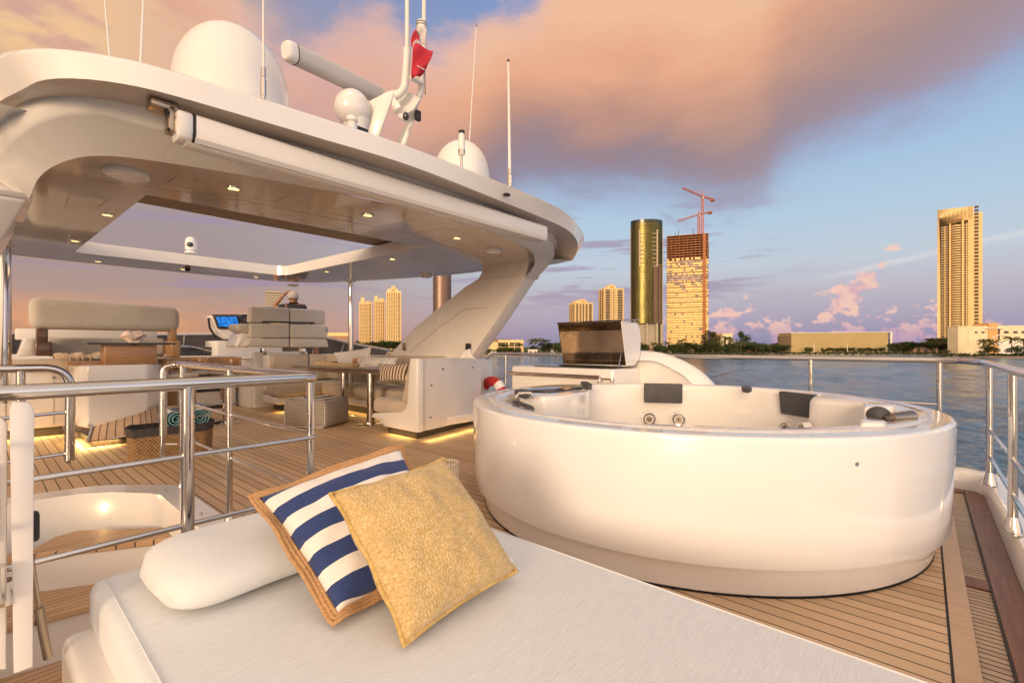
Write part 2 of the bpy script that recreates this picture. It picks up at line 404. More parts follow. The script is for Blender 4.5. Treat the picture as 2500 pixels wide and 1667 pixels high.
# real wave geometry: a fine sheet whose spacing grows with distance, over a coarse sheet that runs to the horizon
import numpy as np
def water_mesh():
    dv=np.concatenate([np.arange(1.9,330,1.15),np.arange(330,1000,8.)]); D=(CAMH-WZ)*F/dv[::-1]   # near ... far
    U=np.arange(-330,2840,3.1); k=(U-1250)/F
    DD,KK=np.meshgrid(D,k,indexing='ij'); XX=DD*(ST*KK+CT); YY=DD*(-CT*KK+ST)
    sp=np.gradient(D)[:,None]*1.0+0*DD
    rg=np.random.RandomState(4); ZZ=np.zeros_like(DD)
    for w_ in range(70):
        lam=.5*(34.)**(rg.rand()**1.15); th=rg.normal(2.2,.75); kx,ky=np.cos(th)*6.283/lam,np.sin(th)*6.283/lam
        amp=.0062*lam**.92*rg.uniform(.5,1.3)
        fil=np.clip((lam/np.maximum(np.abs(sp),DD*.0028)-1.6)/2.,0,1)
        ZZ+=amp*fil*np.sin(kx*XX+ky*YY+rg.rand()*6.28)
    gust=.75+.35*np.sin(XX*.045+YY*.02)+.25*np.sin(XX*.013-YY*.05+1.)
    ZZ=ZZ*gust+WZ+.02
    nr,ncl_=DD.shape; V=np.stack([XX,YY,ZZ],-1).reshape(-1,3)
    idx=np.arange(nr*ncl_).reshape(nr,ncl_); Q=np.stack([idx[:-1,:-1],idx[:-1,1:],idx[1:,1:],idx[1:,:-1]],-1).reshape(-1,4)
    b0=len(V); V=np.vstack([V,[[-3000,-3000,WZ-.35],[5000,-3000,WZ-.35],[5000,5000,WZ-.35],[-3000,5000,WZ-.35]]]); Q=np.vstack([Q,[[b0,b0+1,b0+2,b0+3]]])
    me=bpy.data.meshes.new('water'); me.vertices.add(len(V)); me.vertices.foreach_set('co',V.astype('f').ravel())
    me.loops.add(Q.size); me.loops.foreach_set('vertex_index',Q.astype('i').ravel()); me.polygons.add(len(Q)); me.polygons.foreach_set('loop_start',np.arange(0,Q.size,4,dtype='i'))
    me.polygons.foreach_set('use_smooth',np.ones(len(Q),dtype=bool)); me.update(calc_edges=True)
    if me.polygons[0].normal.z<0: me.flip_normals()
    me.materials.append(WATER); o=bpy.data.objects.new('water',me); COL.objects.link(o); return o
tag(water_mesh(),'rippled bay water','water',kind='structure')
# deck with the stair opening
hole=[(-.45,3.1),(.86,3.1),(.885,4.22),(.83,4.34),(.62,4.66),(.5,4.75),(.28,4.8),(-.45,4.8)]
m=MB(); m.fill([[(-.8,-.07),(5.02,-.07),(5.02,4.6),(4.95,13.),(-.8,13.)],[(-.79,1.3),(.16,1.3),(.16,2.0),(1.04,2.0),(1.045,4.35),(1.0,4.46),(.7,4.8),(.56,4.88),(.3,4.93),(-.79,4.93)]],0)
deck=tag(m.build('deck',TEAK,weld=False),'planked teak deck','deck',kind='structure')
m=MB(); m.strip([(-.8,-.079,.003),(5.0,-.079,.003)],[(-.8,-.147,.003),(5.0,-.147,.003)])
m.strip([(-.8,-.147,.003),(5.0,-.147,.003)],[(-.8,-.147,-.012),(5.0,-.147,-.012)])
m.strip([(-.8,-.079,.003),(5.0,-.079,.003)],[(-.8,-.079,-.02),(5.0,-.079,-.02)])
tag(m.build('deck_border',TEAKP,weld=False),'plain teak border plank along the planked deck','deck',kind='structure')
m=MB(); m.box(-.8,-.079,-.1,5.0,-.07,-.006); m.box(-.8,-.234,-.1,5.0,-.229,-.001); tag(m.build('deck_seam',BLACK),'black caulking seam','deck',kind='structure')
m=MB(); m.strip([(-.8,-.147,-.012),(5.0,-.147,-.012)],[(-.8,-.228,-.012),(5.0,-.228,-.012)]); tag(m.build('drain_grating',TEAKX,weld=False),'fine teak grating strip','deck',kind='structure')
m=MB(); m.box(-.8,-.336,-.1,4.98,-.235,.004,.004); m.box(3.02,-.228,-.011,3.14,-.148,-.003); m.box(4.9,-.23,-.05,4.99,-.08,.001)
for i in range(7): m.box(.3+i*.66,-.302,.004,.3+i*.66+.34,-.296,.0055)
tag(m.build('deck_margin',DARKW),'dark varnished hardwood margin board','deck',kind='structure')
# bulwark (white moulded edge) aft and starboard, hull side below
m=MB()
prof=[(-.337,-.1),(-.337,.03),(-.345,.1),(-.36,.135),(-.385,.143),(-.47,.143),(-.5,.12),(-.53,.0),(-.6,-1.2),(-.6,-3.)]
path=[(-.8,0),(4.75,0)]
m.strip([(-.8,0,0)]*0+[(-.8,p[0],p[1]) for p in prof],[(4.86,p[0],p[1]) for p in prof])
# rounded corner, then forward along the starboard side
rings=[]
cx0,cy0=4.86,-.2
for k in range(0,9):
    a=-math.pi/2+math.pi/2*k/8
    rings.append([(cx0+(abs(p[0]+.2))*math.cos(a),cy0+(abs(p[0]+.2))*math.sin(a),p[1]) for p in prof])
for yy in (1,3,5,7,9,12,16): 
    rings.append([(cx0+abs(p[0]+.2)+.1*math.sin(min(yy,9)/9*1.5)-.02*max(0,yy-7)**1.6,yy,p[1]+.0*yy) for p in prof])
for A,B in zip(rings,rings[1:]): m.strip(A,B)
bw=tag(m.build('bulwark',GEL),'white moulded bulwark along the deck edge','bulwark',kind='structure')
# deck substructure
m=MB(); m.box(-.8,-.33,-.5,5.0,1.28,-.105); m.box(1.06,1.28,-.5,5.0,2.9,-.105); m.box(1.06,2.9,-.5,5.0,9.6,-.105); m.box(-.8,4.95,-.5,1.06,9.6,-.105)
tag(m.build('deck_core',GELD),'hull structure under the deck','deck',kind='structure')
# ------------------------------------------------------------------ stairwell
st=thing('stairwell',(.5,3.9,-1.4),'white moulded stairwell sunk in the teak deck, three teak steps going down','stairs')
m=MB(); oc=[(-.788,1.3),(.165,1.3),(.165,2.0),(1.038,2.0),(1.043,4.35),(.998,4.458),(.7,4.798),(.56,4.878),(.3,4.928),(-.788,4.928)]
ic=[(-.75,1.62),(.10,1.62),(.14,1.7),(.14,2.05),(.87,2.05),(.885,4.2),(.85,4.3),(.66,4.56),(.5,4.68),(.28,4.72),(-.75,4.72)]
m.fill([oc,ic],.012)
for L,zz in ((ic,-1.6),(oc,-.1)):
    a=[(p[0],p[1],.012) for p in L]+[(L[0][0],L[0][1],.012)]; b=[(p[0],p[1],zz) for p in L]+[(L[0][0],L[0][1],zz)]
    if L is ic: b=[(p[0]*.97+.01,p[1]*.995,zz) for p in L]+[(L[0][0],L[0][1],zz)]
    m.strip(a,b)
m.build('well',GEL,st,ang=60)
STEPS=[(-.2,[(-.7,4.75),(.0,4.4),(.225,4.28),(.35,4.46),(.47,4.50),(.88,4.10),(.88,3.84),(.245,4.19),(-.2,4.33),(-.7,4.6)]),
 (-.45,[(-.7,4.6),(.243,4.27),(.9,3.98),(.9,3.58),(.42,3.76),(.19,3.80),(-.7,4.0)]),
 (-.74,[(-.7,4.1),(.225,3.95),(.34,3.95),(.9,3.72),(.9,3.1),(.23,3.45),(-.7,3.5)]),
 (-1.02,[(-.7,3.7),(.9,3.4),(.9,2.1),(-.7,2.1)])]
for k,(zz,P) in enumerate(STEPS):
    m=MB(); m.prism(P,zz-.04,zz,bev=.005,seg=1); m.build('step',TREAD,st)
    m=MB(); Q=[(x_,y_+.02) for x_,y_ in P]; m.prism(Q,zz-.30,zz-.041); m.build('riser',GEL,st)
lp=py(287,1251,4.62); lp.y=4.6
m=MB(); m.cyl((.62,4.585,-.1),(.62,4.56,-.1),.017,.015,16); m.build('step_light',mat('warm_lamp',(1,.8,.5),.5,emit=(1,.62,.25),es=30),st)
m=MB(); m.tube([(.62+.02*math.cos(a),4.565,-.1+.02*math.sin(a)) for a in [k*math.pi/10 for k in range(20)]],.0035,6,closed=True); m.build('lamp_ring',CHROME,st)
for k,(xx,yy) in enumerate(((.93,4.28),(.95,3.5))):
    m=MB(); m.ball((xx,yy,.022),.012,12,6,(1,1,.7)); m.build('stud',CHROME,st)
# ------------------------------------------------------------------ HOT TUB
TX,TY,TR=3.396,1.3625,1.495
tub=thing('hot_tub',(TX,TY,0),'large round white hot tub with grey headrests on the teak deck','hot tub')
def tubprof(pr): return [(r,z) for r,z in pr]
SH=mat('tub_shell',(.84,.82,.8),.13,coat=.8); vary(SH,(.86,.865,.88),(.89,.895,.91),1.1,3,.1,.17)
m=MB(); m.lathe([(1.445,.150),(1.466,.150),(1.4745,.1525),(1.4775,.160),(1.4815,.25),(1.4875,.4),(1.493,.52),(1.495,.69),(1.493,.703),(1.485,.712),(1.474,.7155)],(TX,TY,0),160); m.build('side_panel',SH,tub,ang=30)
m=MB(); m.lathe([(1.402,.006),(1.409,.012),(1.432,.136),(1.434,.145)],(TX,TY,0),128); m.build('skirt',SH,tub)
m=MB(); m.lathe([(1.43,.13),(1.43,.151)],(TX,TY,0),96); m.build('seam',mat('tan_seal',(.35,.22,.14),.5),tub)
m=MB(); m.lathe([(1.41,0),(1.41,.004),(1.38,.006)],(TX,TY,0),96); m.build('base_seal',BLACK,tub)
# rim with inner groove
def rin(a):      # inner edge radius by angle: narrow ledge all round, wide at the two control ends
    d1=math.atan2(math.sin(a-R(125)),math.cos(a-R(125))); d2=math.atan2(math.sin(a-R(-52)),math.cos(a-R(-52)))
    return 1.27-.30*math.exp(-(d2/.22)**2)-.0*math.exp(-(d1/.3)**2)
RIM=mat('tub_rim',(.72,.7,.69),.16,coat=.6); nt_,b_,o_=nodes(RIM)
nn=noi(nt_,o_,34,6,.7); n0=noi(nt_,o_,1.7,3); wet=(nn.sm(.50,.54)*n0.sm(.42,.55))
setc(RIM,mixc(nt_,wet*.4,(.74,.72,.71),(.6,.56,.54))); bump(RIM,wet,.5,.004); setr(RIM,wet.sm(0,1,.18,.05))
m=MB()
N=160
def ring(rf,z): return [(TX+rf(2*math.pi*k/N)*math.cos(2*math.pi*k/N),TY+rf(2*math.pi*k/N)*math.sin(2*math.pi*k/N),z) for k in range(N+1)]
rr=[(lambda a:1.474,.7155),(lambda a:1.40,.7185),(lambda a:1.395,.7185),(lambda a:1.391,.711),(lambda a:1.384,.711),(lambda a:1.378,.722),(lambda a:1.33,.724),(lambda a:rin(a)+.012,.722),(rin,.712)]
L=[ring(a,b) for a,b in rr]
for A,B in zip(L,L[1:]): m.strip(A,B)
m.build('rim',RIM,tub,ang=60)
# basin: wall with seat bays
BAS=mat('tub_basin',(.8,.77,.73),.14,coat=.7); vary(BAS,(.79,.76,.72),(.83,.8,.76),1.5,3,.1,.18)
m=MB()
def bas(u,v):
    a=2*math.pi*u; r0=rin(a)
    bay=.035*math.cos(a*5+.8)
    r=r0-(.012+.035*min(1,v*1.6)+bay*.25*min(1,v*3))
    z=.712-.48*min(v,.7)/.7
    if v>.7: r=r0-.05-(v-.7)/.3*.34; z=.232
    if v<.02: r=r0
    return (TX+r*math.cos(a),TY+r*math.sin(a),z)
m.grid(bas,N,40); 
m.build('basin',BAS,tub,ang=40)
m=MB(); m.lathe([(0,.14),(.9,.14),(.9,.232)],(TX,TY,0),48); m.build('footwell',BAS,tub)
PAD=mat('headrest_foam',(.06,.06,.062),.6); vary(PAD,(.052,.052,.054),(.075,.075,.078),9,4)
def on_wall(u,v,inset=0.0,lo=1.2):
    """where the view ray of a surveyed pixel meets the tub's inner wall"""
    r=_ray(u,v); best=None
    t=2.0
    while t<8:
        p=Vector((r[0]*t,r[1]*t,CAMH+r[2]*t)); a=math.atan2(p.y-TY,p.x-TX); d=math.hypot(p.x-TX,p.y-TY)
        rr_=rin(a)-.055-inset
        if p.z<.80 and d>rr_ and best is not None and best[1]<=rr_: p.z=min(p.z,.712); return p,a
        best=(p,d); t+=.01
    return best[0],a
def headrest(u,v,w,h,tilt=.0,name='headrest'):
    c,a=on_wall(u,v); n=-Vector((math.cos(a),math.sin(a),0)); t_=Vector((-math.sin(a),math.cos(a),0)); zz=Vector((0,0,1))+n*.10
    c=c+n*.012; Q=[c-t_*w/2+zz*h/2,c+t_*w/2+zz*h/2,c+t_*w/2-zz*h/2,c-t_*w/2-zz*h/2]
    m=MB(); k=[m.v(q-n*.02) for q in Q]; f=[m.v(q+n*.04) for q in Q]
    m._f(k[::-1]); m._f(f)
    for i in range(4): m._f([k[i],k[(i+1)%4],f[(i+1)%4],f[i]])
    bmesh.ops.bevel(m.bm,geom=m.bm.edges[:],offset=.012,segments=3,profile=.5,affect='EDGES')
    m.build(name,PAD,tub)
headrest(1618,959,.36,.19); headrest(1962,988,.38,.19)
# near-side long pillow seen edge-on and the dark filter cover
m=MB(); A0=[R(a) for a in (-172,-130)]
for k in range(1):
    pts=[]
a1,a2=R(196),R(234)
P1=[(TX+1.17*math.cos(a1+(a2-a1)*k/12),TY+1.17*math.sin(a1+(a2-a1)*k/12)) for k in range(13)]
P2=[(TX+1.245*math.cos(a1+(a2-a1)*k/12),TY+1.245*math.sin(a1+(a2-a1)*k/12)) for k in range(13)]
a1,a2=R(214),R(250)
def jet(u,v,s=.062):
    p,a=on_wall(u,v,.0); n=Vector((-math.cos(a),-math.sin(a),0)); p=p+n*.0
    t=Vector((-math.sin(a),math.cos(a),0))
    def rg(r,off,rad,mt,name,rise=0):
        m=MB(); m.tube([p+n*off+t*(r*math.cos(b))+Vector((0,0,r*math.sin(b))) for b in [k*math.pi/10 for k in range(20)]],rad,8,closed=True)
        return m.build(name,mt,tub)
    p=p+n*.02; m=MB(); m.cyl(p-n*.04,p+n*.012,s*1.25,s*1.15,24); m.build('jet_collar',BAS,tub)
    j=rg(s*.85,.013,s*.16,CHROME,'jet_ring')
    m=MB(); m.cyl(p,p+n*.018,s*.6,s*.45,20); m.build('jet_nozzle',BRUSH,tub)
    m=MB(); m.cyl(p,p+n*.022,s*.16,s*.12,12); m.build('jet_hole',BLACK,tub)
for q in ((1584,1022),(1657,1023)): jet(*q)
for q in ((1922,1042),(1968,1046)): jet(q[0],q[1],.04)
# dark glass filter cover and grip on the forward-port ledge
m=MB()
FC=[pz(u,v,.728) for u,v in ((1281,952),(1300,946),(1330,942),(1360,940),(1400,939.5),(1419,943),(1423,947),(1400,951),(1370,955),(1335,958),(1300,956))]
m.prism([(p.x,p.y) for p in FC],.70,.735,bev=.008); m.build('filter_cover',DGLASS,tub)
FB=[pz(u,v,.728) for u,v in ((1262,953),(1310,940),(1400,937),(1440,943),(1432,953),(1385,962),(1330,966),(1270,962))]
m=MB(); m.prism([(p.x,p.y) for p in FB],.45,.722,bev=.03,seg=4); m.build('filter_housing',BAS,tub)
def grip(px,h=.03):
    Q=[pz(u,v,.725) for u,v in px]
    m=MB(); m.prism([(p.x,p.y) for p in Q],.715,.725+h,bev=.012,seg=3); return m
grip([(1255,960),(1272,957),(1290,960),(1294,968),(1285,972),(1268,968)]).build('grip',PAD,tub)
m=MB(); p=pz(1281,970,.725); m.tube([p+Vector((-.05,.05,0)),p+Vector((-.03,.03,.03)),p+Vector((.03,-.03,.03)),p+Vector((.05,-.05,0))],.014,10); m.build('handle',CHROME,tub)
grip([(1417,938),(1435,938),(1445,943),(1445,949),(1434,949),(1425,943)]).build('grip',PAD,tub)
Q=[(1250,980),(1262,977),(1300,991),(1306,998),(1290,997)]; grip(Q,.006).build('drain_slot',PAD,tub)
grip([(1810,950),(1818,949),(1834,950),(1836,954),(1830,957),(1812,955)]).build('grip',PAD,tub)
for px in ((1463,925),(1494,925)):
    p=pz(px[0],935,.72); m=MB(); m.cyl(p,p+Vector((0,0,.04)),.02,.018,16); m.cyl(p+Vector((0,0,.04)),p+Vector((0,0,.048)),.024,.022,16); m.build('cleat',CHROME,tub)
m=MB(); a_=pz(1463,935,.75); b_=pz(1494,935,.75); m.cyl(a_,b_,.008,seg=8); m.build('cleat_bar',CHROME,tub)
# diverter knob and chrome spout at the starboard end
p=pz(2145,1018,.725); m=MB(); m.ball((p.x,p.y,.735),.055,20,10,(1,1,.85)); m.build('diverter_knob',PAD,tub)
q=pz(2168,1020,.735); q2=pz(2225,1017,.735); m=MB(); m.tube([q,q.lerp(q2,.12),q.lerp(q2,.15),q2],[.014,.014,.024,.034],18); m.build('spout',BRUSH,tub)
for (px,hh) in ((((2105,990),(2125,986),(2195,992),(2180,998),(2110,1000)),.018),(((2098,1030),(2110,1026),(2170,1034),(2160,1040),(2100,1040)),.018)):
    Q=[pz(u,v,.725) for u,v in px]; m=MB(); m.prism([(t.x,t.y) for t in Q],.6,.725+hh,bev=.02,seg=3); m.build('control_ridge',BAS,tub)
# foam pillow bar near side
Q=[pz(u,v,.66) for u,v in ((1690,1040),(1870,1047),(1880,1056),(1690,1052))]
m=MB(); m.prism([(t.x,t.y) for t in Q],.6,.665,bev=.014,seg=3); m.build('headrest',PAD,tub)
p=None
r_=_ray(2090,1132); 
t=1.5
while t<6:
    q=Vector((r_[0]*t,r_[1]*t,CAMH+r_[2]*t))
    if math.hypot(q.x-TX,q.y-TY)<1.492: break
    t+=.002
n=Vector((q.x-TX,q.y-TY,0)).normalized(); m=MB(); m.cyl(q-n*.01,q+n*.006,.012,.009,16); m.build('side_screw',CHROME,tub)
# ------------------------------------------------------------------ SUNPAD
PZ=.35; PX0,PX1,PY1=.235,1.43,2.02
sp=thing('sunpad',(.83,.9,0),'large pale grey sun pad on a cream moulded base, nearest the camera','sunpad')
m=MB()
def padtop(u,v):
    return None
bx_=MB(); bx_.box(PX0,-1.6,.20,PX1,PY1,PZ,.038,5)
m.add(bx_)
o=m.build('cushion',SUNPAD,sp,ang=80)
m=MB(); m.box(PX0-.065,-1.6,-.3,PX1-.02,PY1-.02,.21,.03,4); m.build('base',GELD,sp)
m=MB(); m.tube([(PX0+.036,-1.5,PZ+.001),(PX0+.036,PY1-.036,PZ+.001),(PX1-.036,PY1-.036,PZ+.001),(PX1-.036,-1.5,PZ+.001)],.0022,6); m.build('top_seam',BOLST,sp)
m=MB(); m.tube([(PX0+.002,yy,.26+.006*math.sin(yy*9)) for yy in [ -1.5+.1*k for k in range(35)]],.003,6); m.build('piping',WHITEF,sp)
m=MB()
for k in range(8): pass
p0=pxx(345,1600,PX0-.02)
m.grid(lambda u,v:(PX0-.02-.015*math.sin(v*3),1.42+u*.05-.03*v,.27-.06*v+.02*u*math.sin(v*4)),4,6); m.build('tie_strap',WHITEF,sp,thick=.003)
# bolster
bo=MB()
Lx0,Lx1=.318,1.33; by_=1.69
def bol(u,v):
    a=2*math.pi*u; t=v
    e=min(1,(min(t,1-t))/.16); prof=(1-(1-e)**2.4)**.5; lump=mnoise.noise(Vector((t*6,math.cos(a)*1.5,math.sin(a))))*.006*prof
    ry=.225*(.62+.38*prof)+lump; rz=(.078+lump)*prof
    ca,sa=math.cos(a),math.sin(a)
    return (Lx0+(Lx1-Lx0)*t+.03*(1-prof)*abs(ca)**3, by_+ry*math.copysign(abs(ca)**.75,ca)+.03*t, PZ+.066+rz*math.copysign(abs(sa)**.85,sa)*(1 if sa>0 else .86))
bo.grid(bol,32,40,closeu=True)
tag(bo.build('bolster',BOLST,ang=80),'pale rounded bolster cushion lying across the head of the sunpad','bolster')
# ------------------------------------------------------------------ throw pillows
def pillow_mesh(w,h,t,pinch=.06,n=28,corner=1.12,m=None,zoff=0,lump=.006,seed=0):
    m=m or MB()
    def pt(u,v,s):
        a=u*2-1;b=v*2-1
        k=(1-a*a)*(1-b*b); th=t*.5*max(0,k)**.42
        e=(1-abs(a)**1.0)*0
        xx=a*(1-pinch*(1-b*b)+ (corner-1)*.5*(abs(a)*abs(b))**4); yy=b*(1-pinch*(1-a*a)+(corner-1)*.5*(abs(a)*abs(b))**4)
        nz=mnoise.noise(Vector((a*2.1+seed,b*2.1,s*3)))*lump*(k**.5)*3
        wr=math.sin((a*b)*9+seed)*lump*(1-k)*.6
        return (xx*w/2,yy*h/2,s*(th+nz*.7)+wr)
    for s in (1,-1): m.grid(lambda u,v:pt(u,v,s),n,n)
    return m
def frame(c,ux,uy):
    ux=Vector(ux).normalized(); uy=Vector(uy); uy=(uy-ux*uy.dot(ux)).normalized(); uz=ux.cross(uy)
    M=Matrix((ux,uy,uz)).transposed().to_4x4(); M.translation=Vector(c); return M
# yellow woven pillow leaning on the striped one: corners surveyed in space
WEAVE=mat('yellow_weave',(.6,.42,.16),.85,sheen=.3); nt_,b_,o_=nodes(WEAVE); a,b,c=sep(nt_,o_)
q1=noi(nt_,comb(nt_,a*170.,b*130.,c*130.),1.,4,.75,.6); q2=noi(nt_,comb(nt_,a*60.,b*170.,c*60.),1.,4,.7,.5)
zig=((a*95.+((b*55.).frac()-.5).abs()*1.2).frac()-.5).abs()
wv=q1*.55+q2*.45; col_=wv.ramp([(.34,(.42,.27,.075)),(.5,(.62,.43,.17)),(.64,(.82,.66,.40))]); setc(WEAVE,mixc(nt_,zig.sm(.42,.5)*.35,col_,(.8,.64,.4))); bump(WEAVE,wv+zig*.5,.8,.006)
STRIPE=mat('navy_white_stripe',(.8,.8,.8),.85,sheen=.2); nt_,b_,o_=nodes(STRIPE); a,b,c=sep(nt_,o_)
fr=((b/.108)+.30).frac(); thr=noi(nt_,comb(nt_,a*400.,b*80.,c),1,3)
navy=thr.ramp([(.3,(.012,.03,.13)),(.7,(.025,.055,.2))])
setc(STRIPE,mixc(nt_,(fr-.5).abs().sm(.268,.262),(.8,.76,.72),navy)); bump(STRIPE,thr,.15,.001)
JUTE=mat('jute_braid',(.45,.25,.1),.9); nt_,b_,o_=nodes(JUTE); a,b,c=sep(nt_,o_)
wv=noi(nt_,o_,160,3,.6); setc(JUTE,wv.ramp([(.3,(.38,.2,.08)),(.7,(.62,.38,.19))])); bump(JUTE,wv,.8,.004)
WELT=mat('yellow_welt',(.55,.36,.1),.85); vary(WELT,(.45,.3,.08),(.68,.48,.2),60,3)
# corner rays -> points: bottom corner rests on the pad, top leans back
def throw_pillow(B,C,E_,D,t,m,name_border=None):
    """B,C bottom corners, E_,D top corners (world). returns frame, function building a surface"""
    B,C,E_,D=map(Vector,(B,C,E_,D)); c=(B+C+E_+D)/4
    M=frame(c,(C-B)+(E_-D),(D-B)+(E_-C)); Mi=M.inverted(); b_,c_,e_,d_=[Mi@p for p in (B,C,E_,D)]
    return M,(lambda a,b:(b_*(1-a)*(1-b)+c_*a*(1-b)+e_*a*b+d_*(1-a)*b))
def place(o,M):
    o.matrix_world=M; return o
def pillow_surface(bil,t,pinch=.06,n=30,corner=.0,seed=0.,lump=.004,ext=1.0,fl=0.):
    m=MB()
    def pt(u,v,s):
        a=u*2-1;b=v*2-1; k=max(0,(1-a*a)*(1-b*b))
        a2=a*(1-pinch*(1-b*b)+corner*(abs(a*b))**3); b2=b*(1-pinch*(1-a*a)+corner*(abs(a*b))**3)
        p=bil((a2*ext+1)/2,(b2*ext+1)/2).copy()
        nz=mnoise.noise(Vector((a*1.8+seed,b*1.8,s*3)))*lump*4*k**.5 + mnoise.noise(Vector((a*6+seed,b*6,s*5)))*lump*1.2*k**.4
        edge=math.sin(a*11+seed)*math.sin(b*9+seed*2)*lump*(1-k)
        p.z+=s*(t*.5*k**.4+nz*s*.8+fl)+edge
        return p
    for s in (1,-1): m.grid(lambda u,v:pt(u,v,s),n,n)
    return m,pt
YB=[(.696,.958,.375),(1.119,.974,.39),(1.051,1.239,.708),(.656,1.237,.686)]
M_,bil=throw_pillow(*YB,.12,None)
m,pt=pillow_surface(bil,.19,.03,36,.03,2.3,.006)
o=m.build('yellow_pillow',WEAVE,ang=80); o.matrix_world=M_
tag(o,'mustard yellow woven square pillow leaning on the striped one','pillow')
m=MB()
edge=[]
for k in range(30): edge.append((k/30,0))
for k in range(30): edge.append((1,k/30))
for k in range(30): edge.append((1-k/30,1))
for k in range(30): edge.append((0,1-k/30))
m.tube([pt(u,v,1)*1.0 for u,v in edge],.0065,8,closed=True)
w_=m.build('welt',WELT,ang=80); w_.parent=o
m=MB(); q=pt(1,.08,1); m.box(q.x-.004,q.y-.01,q.z-.002,q.x+.02,q.y+.012,q.z+.002); w_=m.build('care_tag',WHITEF); w_.parent=o
SB=[(.640,1.185,.385),(1.06,1.20,.40),(1.068,1.512,.70),(.600,1.60,.612)]
M2,bil=throw_pillow(*SB,.12,None)
m,pt=pillow_surface(bil,.17,.03,36,.02,5.1,.005)
o=m.build('striped_pillow',STRIPE,ang=80); o.matrix_world=M2
tag(o,'navy and white striped pillow with braided jute border on the sunpad','pillow')
m=MB()
def bord(i,f,s):
    u,v=edge[i%len(edge)]; p=pt(u,v,1).copy(); c=bil(.5,.5); d=(p-c); d.z=0
    a=u*2-1;b=v*2-1
    q=p+d.normalized()*.030*f; q.z+=math.sin(i*.52)*.0045*f+math.sin(i*.19+1)*.008*f+s*.0035
    return q
for s in (1,-1):
    for i in range(len(edge)):
        for j in range(3): m._f([m.v(bord(i,j/3,s)),m.v(bord(i+1,j/3,s)),m.v(bord(i+1,(j+1)/3,s)),m.v(bord(i,(j+1)/3,s))])
for j,f in enumerate((.12,.5,.95)): m.tube([bord(i,f,0) for i in range(len(edge))],.0062,6,closed=True)
w_=m.build('jute_border',JUTE,ang=80); w_.parent=o
# ------------------------------------------------------------------ wire lantern on deck behind the pillows
def lantern():
    q=pz(1093,1128,.27); c=(q.x,q.y,0); t=thing('wire_lantern',c,'white wire mesh lantern basket on the deck beside the hot tub','lantern')
    m=MB(); rt,rb,h=.078,.06,.27
    for rr_,zz in ((rt,h),(rb,.01)):
        m.tube([(c[0]+rr_*math.cos(a),c[1]+rr_*math.sin(a),zz) for a in [k*math.pi/14 for k in range(28)]],.004,6,closed=True)
    n=22
    for k in range(n):
        for s in (1,-1):
            P=[]
            for j in range(7):
                a=2*math.pi*(k+s*j*.28)/n; f=j/6; rr_=rb+(rt-rb)*f+.006*math.sin(f*3.14); P.append((c[0]+rr_*math.cos(a),c[1]+rr_*math.sin(a),.01+(h-.01)*f))
            m.tube(P,.0021,4)
    m.build('wire_frame',mat('white_wire',(.75,.7,.64),.5),t)
    m=MB(); m.cyl((c[0],c[1],0),(c[0],c[1],.09),.032,seg=20); m.build('candle',WHITEF,t)
lantern()
# ================================================================== RAILS
TUBE=.0225
def post_rail(name,label,top,posts,mids,group=None,loc=None,r=TUBE,cat='railing',foot=True):
    t=thing(name,loc or (top[0][0],top[0][1],0),label,cat,group)
    m=MB(); m.tube(top,r,14); m.build('top_rail',CHROME,t)
    for (x_,y_,z0,z1) in posts:
        m=MB(); m.cyl((x_,y_,z0),(x_,y_,z1),r*.86,seg=14); p=m.build('post',CHROME,t)
        if foot:
            m=MB(); m.lathe([(r*1.75,0),(r*1.7,.012),(r*1.05,.07),(r*.9,.085)],(x_,y_,z0),20); f=m.build('post_foot',CHROME,p,local=True)
            for v in f.data.vertices: v.co-=Vector(t.location)
    for P in mids:
        m=MB(); m.tube(P,r*.52,8); m.build('mid_rail',CHROME,t)
    return t
rx=5.2
post_rail('guard_rail','polished steel guard rail along the starboard side and aft end, behind the hot tub',
  bend([(-.8,-.345,.975),(4.9,-.345,.975),(5.2,-.2,.985),(5.2,5.0,.985),(5.2,5.15,.82)],.22,8),
  [(3.497,-.345,.143,.97),(4.61,-.345,.143,.97),(1.9,-.345,.143,.97),(5.2,-.10,.143,.98),(5.2,.80,.143,.98),(5.2,2.4,.143,.98),(5.2,4.68,.143,.98)],
  [[(-.8,-.345,.52),(4.85,-.345,.52)],[(-.8,-.345,.34),(4.85,-.345,.34)],[(5.2,-.1,.62),(5.2,4.9,.62)],[(5.2,-.1,.36),(5.2,4.9,.36)]])
# rails round the stair opening
RX,RY=1.065,2.17
t=thing('stair_rail',(RX,RY,0),'polished steel rail beside the stair opening, cornering in front of the sunpad','railing','steel rails around the stair opening')
m=MB(); m.tube(bend([(-.6,RY,.953),(RX,RY,.953),(RX,4.5,.955),(.97,4.52,.94),(.965,4.5,.4)],.07,8),.0255,16); m.tube([(.965,4.5,.42),(.965,4.5,.225)],.022,12)
m.build('top_rail',CHROME,t)
for (x_,y_,z0) in ((.545,RY,-.2),(RX-.02,RY+.02,.01),(1.04,3.26,.01),(1.05,4.33,.01)):
    m=MB(); m.cyl((x_,y_,z0),(x_,y_,.95),.0225 if x_<.6 else .018,seg=14); m.build('post',CHROME,t)
    if x_>.7:
        m=MB(); m.lathe([(.03,0),(.029,.01),(.02,.03)],(x_,y_,.012),16); m.build('post_foot',CHROME,t)
for zz in (.67,.40): 
    m=MB(); m.tube(bend([(-.6,RY,zz),(RX+.015,RY,zz),(RX+.015,RY+.15,zz-.0),(1.045,3.26,zz),(1.045,4.3,zz)],.06,5),.0105,10); m.build('mid_rail',CHROME,t)
for zz in (.62,.33):
    m=MB(); m.tube([(1.04,4.4,zz),(.965,4.5,zz)],.009,8); m.build('mid_rail',CHROME,t)
